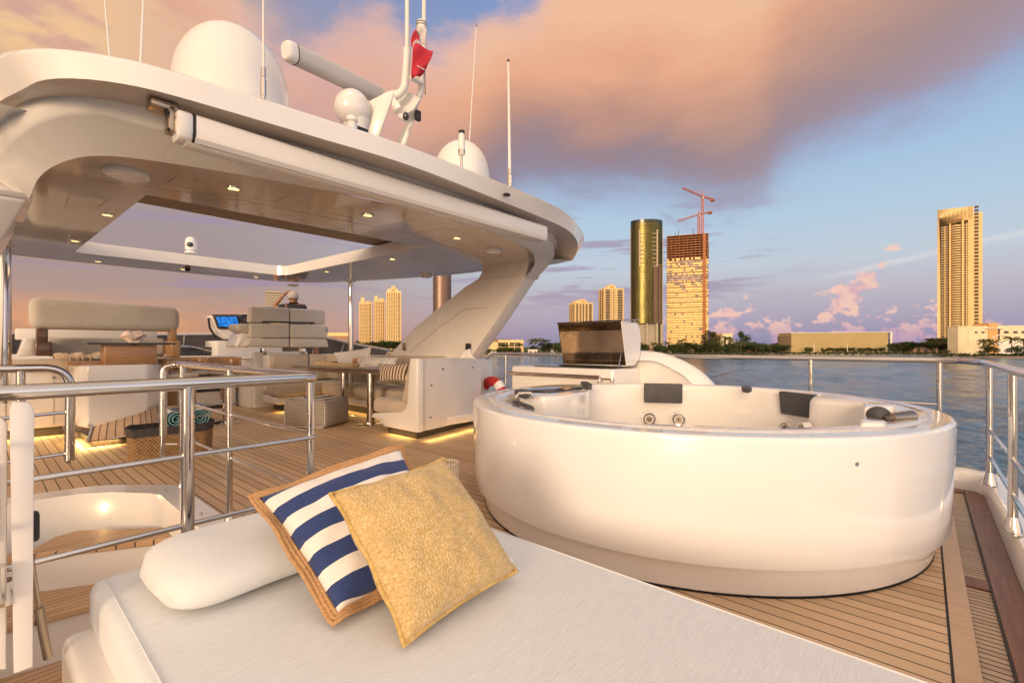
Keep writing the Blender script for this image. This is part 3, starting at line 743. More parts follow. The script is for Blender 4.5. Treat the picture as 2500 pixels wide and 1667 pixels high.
t=thing('stair_rail',(.36,3.9,0),'polished steel rail at the far left, bent straight down at its end','railing','steel rails around the stair opening')
m=MB(); m.tube(bend([(-.7,3.9,.972),(.375,3.9,.972),(.37,3.9,.41)],.13,8),.024,14); m.ball((.37,3.9,.41),.024,12,8); m.build('top_rail',CHROME,t)
m=MB(); m.cyl((.165,3.9,.0),(.165,3.9,.96),.02,seg=12); m.build('post',CHROME,t)
for zz in (.70,.45): m=MB(); m.tube([(-.7,3.9,zz-.03),(.36,3.9,zz)],.010,8); m.build('mid_rail',CHROME,t)
# stair gate at left: white edge panel
t=thing('stair_gate',(.07,1.75,.2),'white upright hatch panel at the left edge, crossed by the steel rails','gate')
m=MB(); m.prism([(.062,.26),(.096,.26),(.099,.93),(.090,.953),(.060,.957),(.055,.94)],1.755,1.78,'y',bev=.0025); m.build('panel_edge',GELD,t,ang=25)
m=MB(); m.prism([(-.5,.2),(.03,.26),(.03,.66),(-.5,.66)],1.84,1.87,'y',bev=.004); m.build('panel',GEL,t)
m=MB(); m.prism([(.012,.28),(.05,.26),(.052,.9),(.03,.93),(.012,.9)],1.79,1.82,'y',bev=.004); m.build('gate_frame',GELD,t)
m=MB(); m.box(.018,1.775,.60,.036,1.79,.80,.006); m.build('dark_grip',DARKX,t)
m=MB(); m.tube(bend([(.0,1.76,.62),(.035,1.75,.55),(.03,1.75,.45),(.0,1.76,.40)],.04),.007,8); m.build('chrome_loop',CHROME,t)
m=MB(); m.cyl((.045,1.77,.50),(.045,1.77,.44),.022,seg=14); m.build('hinge_barrel',CHROME,t)
m=MB(); m.tube(bend([(.02,1.74,.86),(.03,1.70,.84),(.03,1.70,.66),(.02,1.74,.64)],.03),.008,8); m.build('handle',CHROME,t)
m=MB(); m.cyl((.03,1.74,.55),(.03,1.74,.46),.02,seg=14); m.build('hinge',CHROME,t)
m=MB(); m.cyl((.09,1.86,.60),(.13,1.9,.22),.006,seg=8); m.cyl((.115,1.885,.36),(.135,1.905,.2),.011,seg=10); m.build('gas_strut',BRUSH,t)
m=MB(); m.box(.085,1.84,.56,.115,1.88,.64,.008); m.build('latch',BLACK,t)
# ================================================================== HARDTOP
ht=thing('hardtop',(2.4,5,2.15),'white hardtop over the flybridge with a brown glossy ceiling and an open sunroof','hardtop')
CEIL=[(.20,4.2),(.22,3.8),(.30,3.52),(.46,3.34),(.74,3.24),(1.4,3.06),(2.16,2.94),(2.9,2.98),(3.56,3.09),(4.05,3.24),(4.38,3.45),(4.58,3.85),(4.62,4.56),(4.5,5.3),(4.2,6.2),(3.9,6.95),(3.72,7.45),(3.5,7.72),(3.1,7.85),(2.2,7.93),(1.2,7.93),(.6,7.9),(.3,7.86),(.05,7.6),(-.1,7.),(-.1,4.8)]
SUNR=[(.775,4.05),(3.14,4.0),(3.08,5.5),(3.03,7.0),(3.0,7.1),(2.92,7.17),(1.8,7.15),(.8,7.14),(.73,7.12),(.715,7.05)]
m=MB(); m.fill([CEIL,SUNR],2.15); ce=m.build('ceiling',TAUPE,ht,weld=False)
m=MB()
def wall(L,z0,z1,off=0):
    a=[(p[0],p[1],z0) for p in L+[L[0]]]; b=[(p[0],p[1],z1) for p in L+[L[0]]]; m.strip(a,b)
wall(SUNR,2.15,2.285); m.build('sunroof_coaming',GEL,ht)
m=MB(); SO=[(.70,3.95),(3.25,3.9),(3.2,5.5),(3.14,7.1),(3.08,7.2),(2.98,7.27),(1.8,7.26),(.78,7.25),(.66,7.22),(.63,7.1)]
m.fill([SO,SUNR],2.285); 
m.build('sunroof_rim',GEL,ht)
LOUV=mat('louvre_fabric',(.2,.14,.1),.6); nt_,b_,o_=nodes(LOUV); a,b,c=sep(nt_,o_); fr=((b/.085).frac()); setc(LOUV,fr.ramp([(0,(.12,.08,.05)),(.12,(.24,.17,.12)),(.55,(.30,.24,.19)),(1,(.2,.14,.10))])); bump(LOUV,(fr-.5).abs(),.8,.02)
m=MB(); m.box(.70,4.02,2.31,3.3,4.98,2.34); m.build('sunroof_blind',LOUV,ht)
# underside panel lines and hatches on ceiling
LINE=mat('panel_joint',(.56,.47,.4),.3)
def joint(P,w=.006,z=2.146,mt=None):
    m=MB()
    P=[Vector((p[0],p[1],z)) for p in P]
    for a,b in zip(P,P[1:]):
        d=(b-a).normalized(); n=Vector((-d.y,d.x,0))*w/2
        m._f([m.v(a-n),m.v(b-n),m.v(b+n),m.v(a+n)])
    return m.build('panel_joint',mt or LINE,ht,weld=False)
g=lambda *q:[tuple(pz(u,v,2.15))[:2] for u,v in q]
joint(g((437,425),(407,451),(671,494),(720,472))); joint(g((778,515),(945,552),(1008,537))); joint(g((1085,556),(1022,570),(1143,604),(1190,594)))
joint(g((1085,556),(1130,568))); joint(g((225,440),(340,453),(600,492),(1000,570),(1180,630),(1186,640)),.008)
joint(g((160,504),(240,507),(268,485),(168,477),(160,504)),.004); joint(g((993,628),(1025,640),(1080,634)),.004)
# arch: inner edge I, outer edge O, fascia lower Lo, fascia upper Up
NS=90
I=smoothline([(.20,3.93,1.955),(.225,3.68,2.03),(.30,3.5,2.09),(.44,3.35,2.13),(.74,3.245,2.148),(1.4,3.06,2.149),(2.16,2.94,2.149),(2.9,2.98,2.149),(3.56,3.09,2.149),(4.0,3.24,2.145),(4.30,3.42,2.12),(4.45,3.56,2.06),(4.5,3.72,1.96)],NS)
Oe=smoothline([py(-40,420,3.95)]+[py(u,v,y_) for u,v,y_ in ((0,367,3.75),(30,335,3.55),(100,290,3.32),(180,271,3.19),(255,275,3.12),(340,300,3.07),(391,312,3.04))]+[Vector(q) for q in ((1.0,2.96,2.255),(1.5,2.90,2.255),(2.1,2.87,2.255),(2.9,2.90,2.255),(3.6,2.98,2.25),(4.15,3.1,2.235),(4.5,3.28,2.19),(4.66,3.46,2.12),(4.73,3.72,1.97))],NS)
LoP=[(.0,3.9,2.30),(.06,3.5,2.31),(.14,3.23,2.32),(.2,3.05,2.325),(.31,2.92,2.33),(.46,2.82,2.33),(.66,2.765,2.33),(1.3,2.69,2.33),(1.95,2.63,2.33),(2.9,2.69,2.33),(3.6,2.75,2.33),(4.05,2.80,2.32),(4.42,2.92,2.295),(4.66,3.06,2.24),(4.80,3.22,2.15)]
UpP=[(-.06,3.9,2.45),(.0,3.5,2.45),(.07,3.24,2.45),(.14,3.10,2.45),(.25,2.97,2.45),(.42,2.86,2.45),(.63,2.79,2.45),(1.27,2.70,2.45),(1.95,2.635,2.45),(2.9,2.64,2.45),(3.56,2.67,2.45),(4.02,2.75,2.45),(4.44,2.90,2.44),(4.68,3.0,2.425),(4.87,3.10,2.39)]
Lo=smoothline(LoP,NS); Up=smoothline(UpP,NS)
m=MB()
def blend(A,B,t,dz=0): return [a.lerp(b,t)+Vector((0,0,dz)) for a,b in zip(A,B)]
m.strip(I,blend(I,Oe,.5,-.004)); m.strip(blend(I,Oe,.5,-.004),blend(I,Oe,.9,.0)); m.strip(blend(I,Oe,.9,.0),Oe)
c1=[Vector((o.x*.97+l.x*.03,o.y*.97+l.y*.03,o.z+max(0,l.z-o.z)*.6)) for o,l in zip(Oe,Lo)]; c2=[Vector((o.x*.85+l.x*.15,o.y*.85+l.y*.15,max(o.z,l.z)+.004)) for o,l in zip(Oe,Lo)]
m.strip(Oe,c1); m.strip(c1,c2)
m.build('arch_face',GELD,ht,ang=60)
m=MB(); m.strip(c2,Lo); m.build('soffit',mat('soffit_gloss',(.55,.47,.41),.2,coat=.5),ht,ang=45)
m=MB(); m.strip(Lo,blend(Lo,Up,.04)); m.strip(blend(Lo,Up,.04),blend(Lo,Up,.93)); m.strip(blend(Lo,Up,.93),Up)
In=[p+Vector((0,.35,.05)) if True else p for p in Up]; In=[Vector((min(p.x,4.5),max(p.y,3.3),2.5)) if p.x>.6 else p+Vector((0,.12,.035)) for p in Up]
Up2=[p+Vector((0,.025,.02)) for p in Up]
m.strip(Up,Up2); m.strip(Up2,In)
m.build('fascia',GEL,ht,ang=50)
# side shell starboard and front, top skin
m=MB()
sideL=[Lo[-1],Vector((4.80,3.6,2.13)),Vector((4.78,4.3,2.15)),Vector((4.72,4.56,2.155)),Vector((4.62,5.3,2.155)),Vector((4.35,6.2,2.155)),Vector((4.05,6.95,2.155)),Vector((3.82,7.5,2.155)),Vector((3.5,7.8,2.155)),Vector((3.1,7.93,2.155)),Vector((2.2,8.0,2.155)),Vector((1.2,8.0,2.155)),Vector((.5,7.98,2.155)),Vector((.1,7.85,2.155)),Vector((-.15,7.5,2.155)),Vector((-.3,5.2,2.155)),Vector((-.45,4.2,2.17))]
sideU=[Up[-1]]+[Vector((p.x+(.09 if p.x>3 else -.05),p.y+(.08 if p.y>7 else 0),2.27 if p.y>4 else 2.34)) for p in sideL[1:]]
sideT=[Vector((min(max(p.x,.1),4.4),min(max(p.y,3.4),7.75),2.33 if p.y<6.5 else 2.292)) for p in sideU]
m.strip(sideL,sideU); m.strip(sideU,sideT)
ceilE=[Vector((4.35,3.5,2.149)),Vector((4.5,3.85,2.149)),Vector((4.6,4.3,2.149)),Vector((4.62,4.56,2.149))]+[Vector((a,b,2.149)) for a,b in CEIL[13:21]]+[Vector((.55,7.9,2.149)),Vector((.3,7.85,2.149)),Vector((.0,7.6,2.149)),Vector((-.1,4.6,2.149)),Vector((-.05,4.2,2.149))]
k=min(len(ceilE),len(sideL)); m.strip(smoothline(ceilE,60),smoothline(sideL,60))
m.build('edge_moulding',GELD,ht,ang=45)
m=MB(); T_=[(p.x,p.y) for p in Up2[::4]]+[(4.8,4.6),(4.6,5.6),(4.1,7.0),(3.5,7.85),(2,8.0),(.4,7.95),(-.15,7.4),(-.15,4.2)]
SO2=[(.64,3.9),(3.3,3.85),(3.22,7.25),(.6,7.3)]
m.fill([[(4.5,3.4),(4.7,4.6),(4.55,5.5),(4.1,7.0),(3.5,7.8),(2,7.95),(.4,7.95),(-.1,7.4),(-.1,3.4)],SO],2.288)
m.build('roof_skin',GEL,ht,weld=False)
# legs
prof=[(4.46,2.19),(4.50,2.09),(4.565,2.015),(4.63,1.99),(4.82,1.93),(5.98,1.39),(6.59,.99),(6.9,.72),(5.0,.72),(4.68,.98),(4.31,1.346),(3.75,1.949),(3.70,2.06),(3.66,2.19)]
m=MB(); m.prism([(a,b) for a,b in prof],4.5,4.74,'x',bev=.012,seg=3); leg=m.build('leg',GELD,ht)
m=MB(); m.prism([(3.735,1.955),(3.70,1.985),(4.60,2.005),(4.66,1.975)],4.494,4.76,'x',bev=.006); b=m.build('leg_step',GELD,ht)
m=MB()
jp=[pxx(u,v,4.497) for u,v in ((1187,752),(1136,754),(1072,799),(1000,860))]
m.tube(jp,.0025,5); m.build('leg_seam',mat('seam_shadow',(.3,.2,.14),.6),ht)  # thin dark brown line along the leg joint
m=MB()
for (u,v) in ((988,846),): 
    c=pxx(u,v,4.5); m.box(4.485,c.y-.045,c.z-.06,4.5,c.y+.045,c.z+.06,.01)
m.build('leg_socket',BRUSH,ht)
m=MB(); c=pxx(1145,848,4.5); m.box(4.47,c.y-.05,c.z-.055,4.5,c.y+.05,c.z+.055,.012); m.build('leg_speaker',BLACK,ht)
m=MB(); m.prism([(4.6,2.1),(4.9,1.9),(6.2,1.2),(6.9,.72),(5.0,.72),(4.31,1.346),(3.93,1.94),(3.95,2.03),(4.1,2.1)],-.06,.20,'x',bev=.012,seg=3)
for v in m.bm.verts: v.co.x-=.42*max(0,1.97-v.co.z)
m.build('leg',GELD,ht)
m=MB(); m.prism([(3.92,1.955),(3.90,1.985),(4.70,2.0),(4.76,1.97)],-.08,.215,'x',bev=.006); m.build('leg_step',GELD,ht)
# chrome poles under the front edge
for (x_,y_) in ((3.98,6.95),(.185,7.3)):
    m=MB(); m.cyl((x_,y_,.5),(x_,y_,2.15),.042 if x_>1 else .06,seg=16); p=m.build('pole',CHROME,ht)
    m=MB(); m.lathe([(.07,2.149),(.07,2.14),(.05,2.13),(.035,2.12)],(x_,y_,0),20); m.build('pole_flange',CHROME,ht)
# awning roller
aw=thing('awning_roller',(2.3,2.95,2.2),'long white awning cassette hung under the aft edge of the hardtop','awning')
a0=Vector((.72,3.06,2.325)); a1=Vector((4.16,3.0,2.335))
def awn(x0,x1,P,name,mt,bev=.008):
    m=MB(); m.prism([(a,b) for a,b in P],x0,x1,'x',bev=bev); return m.build(name,mt,aw)
PR=[(2.79,2.27),(2.79,2.19),(2.80,2.15),(2.83,2.135),(2.90,2.14),(2.93,2.17),(2.93,2.26),(2.90,2.29),(2.83,2.29),(2.80,2.285)]
AWM=mat('awning_shell',(.80,.77,.73),.3,coat=.3); vary(AWM,(.79,.76,.72),(.83,.8,.77),2)
awn(.735,3.72,PR,'cassette',AWM,.012)
awn(.66,.728,PR,'end_cap',GELD,.012); awn(.728,.735,[(a*1.0,b) for a,b in PR],'cap_joint',BLACK,.0)
m=MB(); m.prism([(2.792,2.165),(2.784,2.16),(2.80,2.138),(2.81,2.142)],.735,3.70,'x'); m.build('front_bar',AWM,aw)
m=MB(); m.prism([(2.81,2.14),(2.84,2.126),(2.91,2.13),(2.91,2.145)],.70,3.68,'x',bev=.004); m.build('lower_bar',GELD,aw)
m=MB(); m.box(.56,2.84,2.285,.68,2.96,2.325,.01); m.box(.63,2.84,2.18,.665,2.92,2.31,.008); m.build('bracket',BRUSH,aw)
for (a,b) in ((2.82,2.26),(2.87,2.275),(2.82,2.175)):
    m=MB(); m.cyl((.622,a,b),(.632,a,b),.010,seg=12); m.build('bolt',BLACK,aw)
m=MB(); m.box(2.92,2.62,2.365,2.97,2.66,2.385,.003); tag(m.build('fascia_lens',BLACK),'tiny black camera under the hardtop fascia','camera')
# downlights, speakers
DL=['lit downlight nearest the left end of the awning, inside a ceiling hatch outline','lit downlight beside the left edge of the sunroof, nearer one of two','lit downlight beside the left edge of the sunroof, farther one of two','lit downlight aft of the sunroof, in the middle of its aft row','lit downlight nearest the starboard leg of the hardtop','lit downlight right of the sunroof, nearer one of two','lit downlight right of the sunroof, farther one of two','lit downlight on the front ceiling strip, just right of the seated man','lit downlight on the front ceiling strip, at its left end','lit downlight on the front ceiling strip beside the black dome camera']
for i,(u,v) in enumerate(((570,459),(262,524),(184,588),(898,524.5),(1115.5,581),(958,632),(798,663),(625,676),(240,638),(447,657))):
    p=pz(u,v,2.15); t=thing('downlight',(p.x,p.y,2.15),DL[i],'downlight','lit downlights in the hardtop ceiling')
    m=MB(); m.lathe([(.046,2.149),(.045,2.143),(.034,2.141),(.033,2.149)],(p.x,p.y,0),24); m.build('ring',CHROME,t)
    m=MB(); m.lathe([(0,2.1455),(.033,2.1455)],(p.x,p.y,0),24); m.build('lens',GOLDLAMP,t)
for i,(u,v,rr_,lb) in enumerate(((309,421,.115,'large round white ceiling speaker near the left arch'),(1205,610,.095,'round white ceiling speaker near the starboard leg'),(715,694,.1,'small white ceiling disc at the front edge, above the seated man'),(1040,672,.09,'small white ceiling disc in front of the slim dark tower'))):
    p=pz(u,v,2.15); t=thing('ceiling_speaker',(p.x,p.y,2.15),lb,'speaker')
    m=MB(); m.lathe([(rr_,2.149),(rr_*.98,2.13),(rr_*.86,2.118),(rr_*.8,2.118)],(p.x,p.y,0),32); m.build('ring',GEL,t)
    m=MB(); m.lathe([(0,2.112),(rr_*.5,2.113),(rr_*.8,2.119)],(p.x,p.y,0),32); m.build('grille',GELD,t)
p=pz(458,655,2.15); m=MB(); m.ball((p.x,p.y,2.14),.035,14,8); tag(m.build('dome_camera',BLACK),'tiny black dome camera under the ceiling front edge','camera')
# ================================================================== ROOF EQUIPMENT
def radome(x_,y_,r,h,z0,label,name='radome'):
    t=thing(name,(x_,y_,z0),label,'radome')
    m=MB(); P=[(r*.93,0),(r,.12*h),(r*.995,h*.42)]
    for k in range(1,13):
        a=math.pi/2*k/12; P.append((r*.995*math.cos(a)**.92 if k<12 else 0,h*.42+h*.58*math.sin(a)))
    m.lathe(P,(x_,y_,z0),64); m.build('dome',GEL,t,ang=60)
    m=MB(); m.lathe([(r*.8,-.12),(r*.93,-.02),(r*.935,.0)],(x_,y_,z0),48); m.build('base',GELD,t)
    m=MB(); m.lathe([(r*1.003,.118*h),(r*1.003,.128*h)],(x_,y_,z0),48); m.build('seam',mat('dome_seam',(.55,.5,.47),.5),t)
radome(1.19,3.66,.365,.83,2.5,'big white satellite dome on the hardtop, left of the radar')
radome(3.22,3.5,.288,.66,2.5,'smaller white satellite dome behind the stubby antenna on the hardtop')
WM=mat('white_enamel',(.8,.77,.72),.28,coat=.4); vary(WM,(.78,.75,.7),(.82,.79,.74),5)
BLK=BLACK
def whip(p0,p1,r,label,fit=.0,group=None):
    p0=Vector(p0);p1=Vector(p1); t=thing('whip_antenna',p0,label,'antenna',group)
    d=(p1-p0).normalized()
    m=MB(); m.tube([p0+d*fit*.6,p1],[r,r*.6],8); m.build('rod',WM,t)
    if fit:
        m=MB(); m.tube([p0,p0+d*fit*.1,p0+d*fit*.11,p0+d*fit*.6,p0+d*fit*.61,p0+d*fit*.7,p0+d*fit*.71,p0+d*fit],[r*1.5,r*1.5,r*1.9,r*1.9,r*1.4,r*1.4,r*1.8,r*1.5],10); m.build('ferrule',CHROME,t)
    if p1.z<3.9 or True:
        m=MB(); m.cyl(p1,p1+d*.02,r*.8,r*.7,8); m.build('tip',BLK,t)
def wp(u0,v0,u1,v1,d0,d1): return pd(u0,v0,d0),pd(u1,v1,d1)
a,b=wp(270,160,250,-60,2.9,3.0); whip(a,b,.0065,'leftmost white whip antenna, tilting left over the hardtop')
a,b=wp(343,170,353,-60,2.9,2.95); whip(a,b,.0085,'second white whip antenna from the left, tilting slightly right')
a,b=wp(643,243,643,-40,2.66,2.66); whip(a,b,.0085,'upright white whip antenna with brass foot in front of the big dome',.18)
a,b=wp(1146,345,1163,66,5.1,5.2); whip(a,b,.0075,'thin tilted whip antenna rising behind the smaller dome')
a,b=wp(1245,456,1241,152,4.05,4.05); whip(a,b,.014,'rightmost white whip antenna with brass foot on the hardtop edge',.15)
t=thing('stub_antenna',pd(1127,420,4.05),'short thick white antenna with black cap on a steel stalk','antenna')
a=pd(1127,425,4.05); zz=lambda v:pd(1127,v,4.05)
m=MB(); m.cyl(zz(425),zz(377),.011,seg=10); m.build('stalk',CHROME,t)
m=MB(); m.cyl(zz(379),zz(328),.029,.028,16); m.build('body',WM,t)
m=MB(); m.cyl(zz(328),zz(320),.029,.026,16); m.build('cap',BLK,t)
m=MB(); m.cyl(zz(377),zz(366),.031,seg=16); m.build('collar',CHROME,t)
# searchlight camera forward
c=Vector((1.92,7.5,2.36)); t=thing('thermal_camera',c,'small white swivelling camera on the front rim of the sunroof','camera')
m=MB(); m.lathe([(.075,0),(.075,.02),(.055,.04)],tuple(c),24); m.build('foot',GEL,t)
m=MB(); m.lathe([(.068,.04),(.07,.14),(.06,.2),(.03,.225),(0,.23)],tuple(c),24); m.build('head',GEL,t)
m=MB(); m.ball((c.x-.02,c.y-.045,c.z+.11),.04,16,10,(1,1,1)); m.build('lens',DGLASS,t)
# radar
t=thing('radar',pd(862,330,4.35),'white open array radar with a long bar, pointing left over the hardtop','radar')
m=MB(); L_=pd(704,126,3.85); R_=pd(930,236,4.75); dd=(R_-L_).normalized(); up=Vector((0,0,1)); sd_=dd.cross(up).normalized(); up=sd_.cross(dd)
def barsec(w_,h_): return [(math.copysign(abs(math.cos(a))**.7,math.cos(a))*w_,math.copysign(abs(math.sin(a))**.7,math.sin(a))*h_) for a in [2*math.pi*k/20 for k in range(20)]]
def bar(P,name,mt,par):
    m=MB(); rings=[]
    for p,s_ in P: rings.append([m.v(p+sd_*a*s_+up*b*s_) for a,b in barsec(.062,.082)])
    for A,B in zip(rings,rings[1:]):
        for k in range(20): m._f([A[k],A[(k+1)%20],B[(k+1)%20],B[k]])
    m._f(rings[0]); m._f(rings[-1][::-1]); return m.build(name,mt,par)
bar([(L_-dd*.03,.8),(L_-dd*.02,.93),(L_,1.0),(L_+dd*.05,1.02)],'bar_end',GEL,t)
bar([(L_+dd*.05,1.035),(L_+dd*.058,1.035)],'bar_band',BLK,t)
bar([(L_+dd*.058,1.0),(R_-dd*.05,1.0),(R_,.9)],'array_bar',mat('radar_bar_paint',(.6,.57,.55),.4),t)
c=pd(868,262,4.35)
m=MB(); m.box(-.16,-.055,.05,.2,.055,.10,.012); o=m.build('bar_bracket',GEL,t); o.matrix_parent_inverse=Matrix.Identity(4); o.location=c-Vector(t.location)+Vector((0,0,.03)); o.rotation_euler=(0,math.asin(-dd.z)*1.0,math.atan2(dd.y,dd.x))
m=MB(); m.ball(tuple(c+Vector((-.03,0,-.03))),.162,28,18,(1,.95,1.08)); m.lathe([(.13,-.12),(.11,-.2),(.12,-.3)],tuple(c),24); m.build('gearbox',GEL,t,ang=60)
f=pd(817,236,4.22)
m=MB(); m.tube([pd(837,246,4.19),pd(840,238,4.19),pd(847,231,4.19),pd(857,228,4.19)],.0055,8); m.build('status_light',mat('blue_led',(.5,.5,1),.4,emit=(.55,.6,1),es=6),t)
# mast bracket fins and goalpost
t=thing('mast',pd(1000,330,4.5),'cream radar mast with two slanted fins and a tall loop carrying a red flag','mast')
def fin(P,d,th,name='fin'):
    m=MB(); A=[pd(u,v,d) for u,v in P]; n=Vector((CT,ST,0))*th
    a=[m.v(p) for p in A]; b=[m.v(p+n) for p in A]; m._f(a[::-1]); m._f(b)
    for i in range(len(A)): m._f([a[i],a[(i+1)%len(A)],b[(i+1)%len(A)],b[i]])
    bmesh.ops.recalc_face_normals(m.bm,faces=m.bm.faces[:])
    bmesh.ops.bevel(m.bm,geom=m.bm.edges[:],offset=.008,segments=2,profile=.5,affect='EDGES')
    return m.build(name,WM,t)
fin([(897,331),(923,338),(962,226),(950,222),(935,228),(920,242),(905,300)],4.3,.03)
fin([(905,302),(922,242),(935,229),(880,258),(858,275),(850,300),(880,300)],4.38,.03,'fin_web')
fin([(966,352),(988,360),(1008,300),(1027,236),(1012,232),(1004,262),(985,310)],4.62,.03)
fin([(950,222),(968,219),(1000,226),(1027,240),(1010,268),(985,282),(960,275)],4.5,.02,'crown_plate')
m=MB(); m.tube(smoothline([pd(963,237,4.4),pd(976,229,4.4),pd(986,215,4.4),pd(990,190,4.4),pd(993,150,4.4),pd(994,120,4.4)],20),.036,12); m.tube([pd(994,122,4.4),pd(994,-60,4.4)],.02,12); m.build('pole',WM,t)
m=MB(); m.tube(smoothline([pd(1008,252,4.6),pd(1020,240,4.6),pd(1027,222,4.6),pd(1028,190,4.6),pd(1034,120,4.6)],16),.03,12); m.tube([pd(1034,125,4.6),pd(1036,-60,4.6)],.02,12); m.build('pole',WM,t)
m=MB(); m.tube([pd(1000,190,4.4),pd(1032,206,4.6)],.02,10); m.build('crossbar',WM,t)
m=MB(); m.cyl(pd(1029,84,4.58),pd(1029,55,4.58),.05,.05,18); m.build('lamp_body',WM,t)
for v_ in (64,58): m=MB(); m.cyl(pd(1029,v_+2,4.58),pd(1029,v_,4.58),.0515,seg=18); m.build('lamp_band',BLK,t)
m=MB(); m.cyl(pd(978,285,4.45),pd(990,290,4.4),.03,.035,14); m.build('horn',GEL,t)
m=MB(); m.ball(tuple(pd(991,284,4.38)),.03,12,8,(1,1,1.3)); m.build('horn_mouth',DGLASS,t)
m=MB(); m.tube([pd(1037,170,4.62),pd(1038,232,4.6)],.004,6); m.build('halyard',BLK,t)
m=MB(); m.box(-.03,-.02,-.05,.03,.02,.05,.01,2); o=m.build('socket',BLK,t,local=True); o.location=pd(1020,283,4.6)-Vector(t.location)
# flag: folded cloth
RED=mat('red_flag',(.42,.012,.03),.75); nt_,b_,o_=nodes(RED); vary(RED,(.36,.01,.025),(.5,.02,.045),9)
FW=mat('white_flag',(.62,.56,.56),.8)
def cloth(P,name,mt,par,d0=4.33,fold=.03):
    m=MB(); n=10
    A=smoothline([pd(u,v,d0) for u,v in P[0]],n); B=smoothline([pd(u,v,d0) for u,v in P[1]],n)
    def fn(u,v):
        i=min(n,int(round(v*n))); p=A[i].lerp(B[i],u); k=math.sin(u*7+v*4)*fold*.5+math.sin(v*9+u*3)*fold*.4
        return p-Vector((CT,ST,0))*k
    m.grid(fn,10,n); o=m.build(name,mt,par,thick=.003,ang=80); return o
fl=cloth((((1012,106),(1006,150),(1004,190)),((1058,128),(1046,160),(1026,184))),'flag',RED,None)
tag(fl,'crumpled red flag with a white stripe hanging from the mast','flag')
cloth((((1016,72),(1004,92),(1004,116)),((1022,88),(1024,104),(1010,112))),'upper_fold',RED,None,4.34,.01)
fu=bpy.data.objects['upper_fold']; fu.parent=fl
w_=cloth((((1018,98),(1008,110),(1008,134)),((1022,100),(1022,112),(1012,130))),'white_fold',FW,fl,4.32,.01)
w_=cloth((((1022,66),(1026,90),(1032,108)),((1042,72),(1040,92),(1042,112))),'white_fold',FW,fl,4.36,.015)
w_=cloth((((1018,160),(1026,164),(1036,169)),((1019,163),(1027,167),(1037,172))),'white_stripe',FW,fl,4.30,.004)
c=pd(859,320,4.0); t=thing('gps_antenna',c,'small white mushroom antenna in front of the radar foot','antenna')
m=MB(); m.lathe([(.045,0),(.045,.06),(.035,.07),(.05,.08),(.052,.1),(.04,.12),(0,.125)],tuple(c),24); m.build('dome',GEL,t)
m=MB(); m.box(c.x+.06,c.y+.05,c.z+.05,c.x+.2,c.y+.1,c.z+.1,.02); m.build('lamp',BLK,t)
# ================================================================== FURNITURE UNDER THE HARDTOP
def cushion(x0,y0,z0,x1,y1,z1,r=.05,seg=4): m=MB(); m.box(x0,y0,z0,x1,y1,z1,r,seg); return m
def led(name,x_,y_,z_,sx_,sy_,pw,par,rz=0):
    l=bpy.data.lights.new(name,'AREA'); l.shape='RECTANGLE'; l.size=max(sx_,.012) if sx_>sy_ else .012; l.size_y=max(sy_,.012) if sy_>=sx_ else .012; pw*=.7; l.energy=pw; l.color=(1,.66,.22)
    o=bpy.data.objects.new(name,l); COL.objects.link(o); o.parent=par; o.location=Vector((x_,y_,z_))-Vector(par.location); o.rotation_euler=(0,0,rz); return o
# dinette, aft unit with its white back panel
dn=thing('dinette_sofa',(4.0,6.,0),'U shaped white and taupe dinette sofa around the table, its white back panel facing aft','sofa')
P0=Vector((3.425,4.47));P1=Vector((4.75,4.86)); 
def outline(off,y1): return None
m=MB() 
def back(u,v):   # gently bowed aft panel
    x_=3.41+1.35*u; y_=4.47+.30*u**1.3; z=.09+.86*v
    y_-= .035*math.sin(v*math.pi)*0+.03*(1-v)*0
    return (x_,y_,z)
m.grid(back,16,8); m.grid(lambda u,v:(3.47+1.29*u,4.57+.30*u**1.3+.0,.09+.86*v),16,8)
m.strip([back(k/16,1) for k in range(17)],[(3.47+1.29*k/16,4.57+.30*(k/16)**1.3,.95) for k in range(17)])
m.build('back_panel',GEL,dn,ang=50)
# L-shaped end profile (port side of the aft bench)
Lp=[(4.455,.955),(4.60,.955),(4.66,.42),(4.70,.34),(4.78,.30),(5.40,.225),(5.42,.185),(5.42,.165),(5.16,.165),(5.16,.085),(4.455,.085)]
m=MB(); m.prism([(a,b) for a,b in Lp],3.40,3.49,'x',bev=.012,seg=3); m.build('end_panel',GEL,dn)
m=MB(); m.box(3.47,4.56,.09,4.5,5.36,.2,.01); m.build('bench_base',GELD,dn)
m=MB(); m.prism([(3.44,4.52),(4.75,4.83),(4.75,5.1),(3.44,5.1)],0.0,.085); m.build('toe_kick',TOE,dn)
cushion(3.40,4.70,.235,4.2,5.43,.43,.075,5).build('seat_cushion',SOFA,dn)
m=MB(); m.prism([(4.53,.90),(4.67,.91),(4.82,.42),(4.68,.42)],3.43,4.5,'x',bev=.03,seg=3)
for v in m.bm.verts: v.co.y+=.30*max(0,(v.co.x-3.41)/1.35)**1.3
m.build('back_cushion',SOFA,dn)
for (u,v) in ((1082,900.5),(1154,897),(1054,940.5),(1052,1019)):
    c=py(u,v,4.46+.30*((py(u,v,4.5).x-3.41)/1.35)**1.3); m=MB(); m.cyl((c.x,c.y-.004,c.z),(c.x,c.y+.01,c.z),.009,seg=10); m.build('fixing',BLACK,dn)
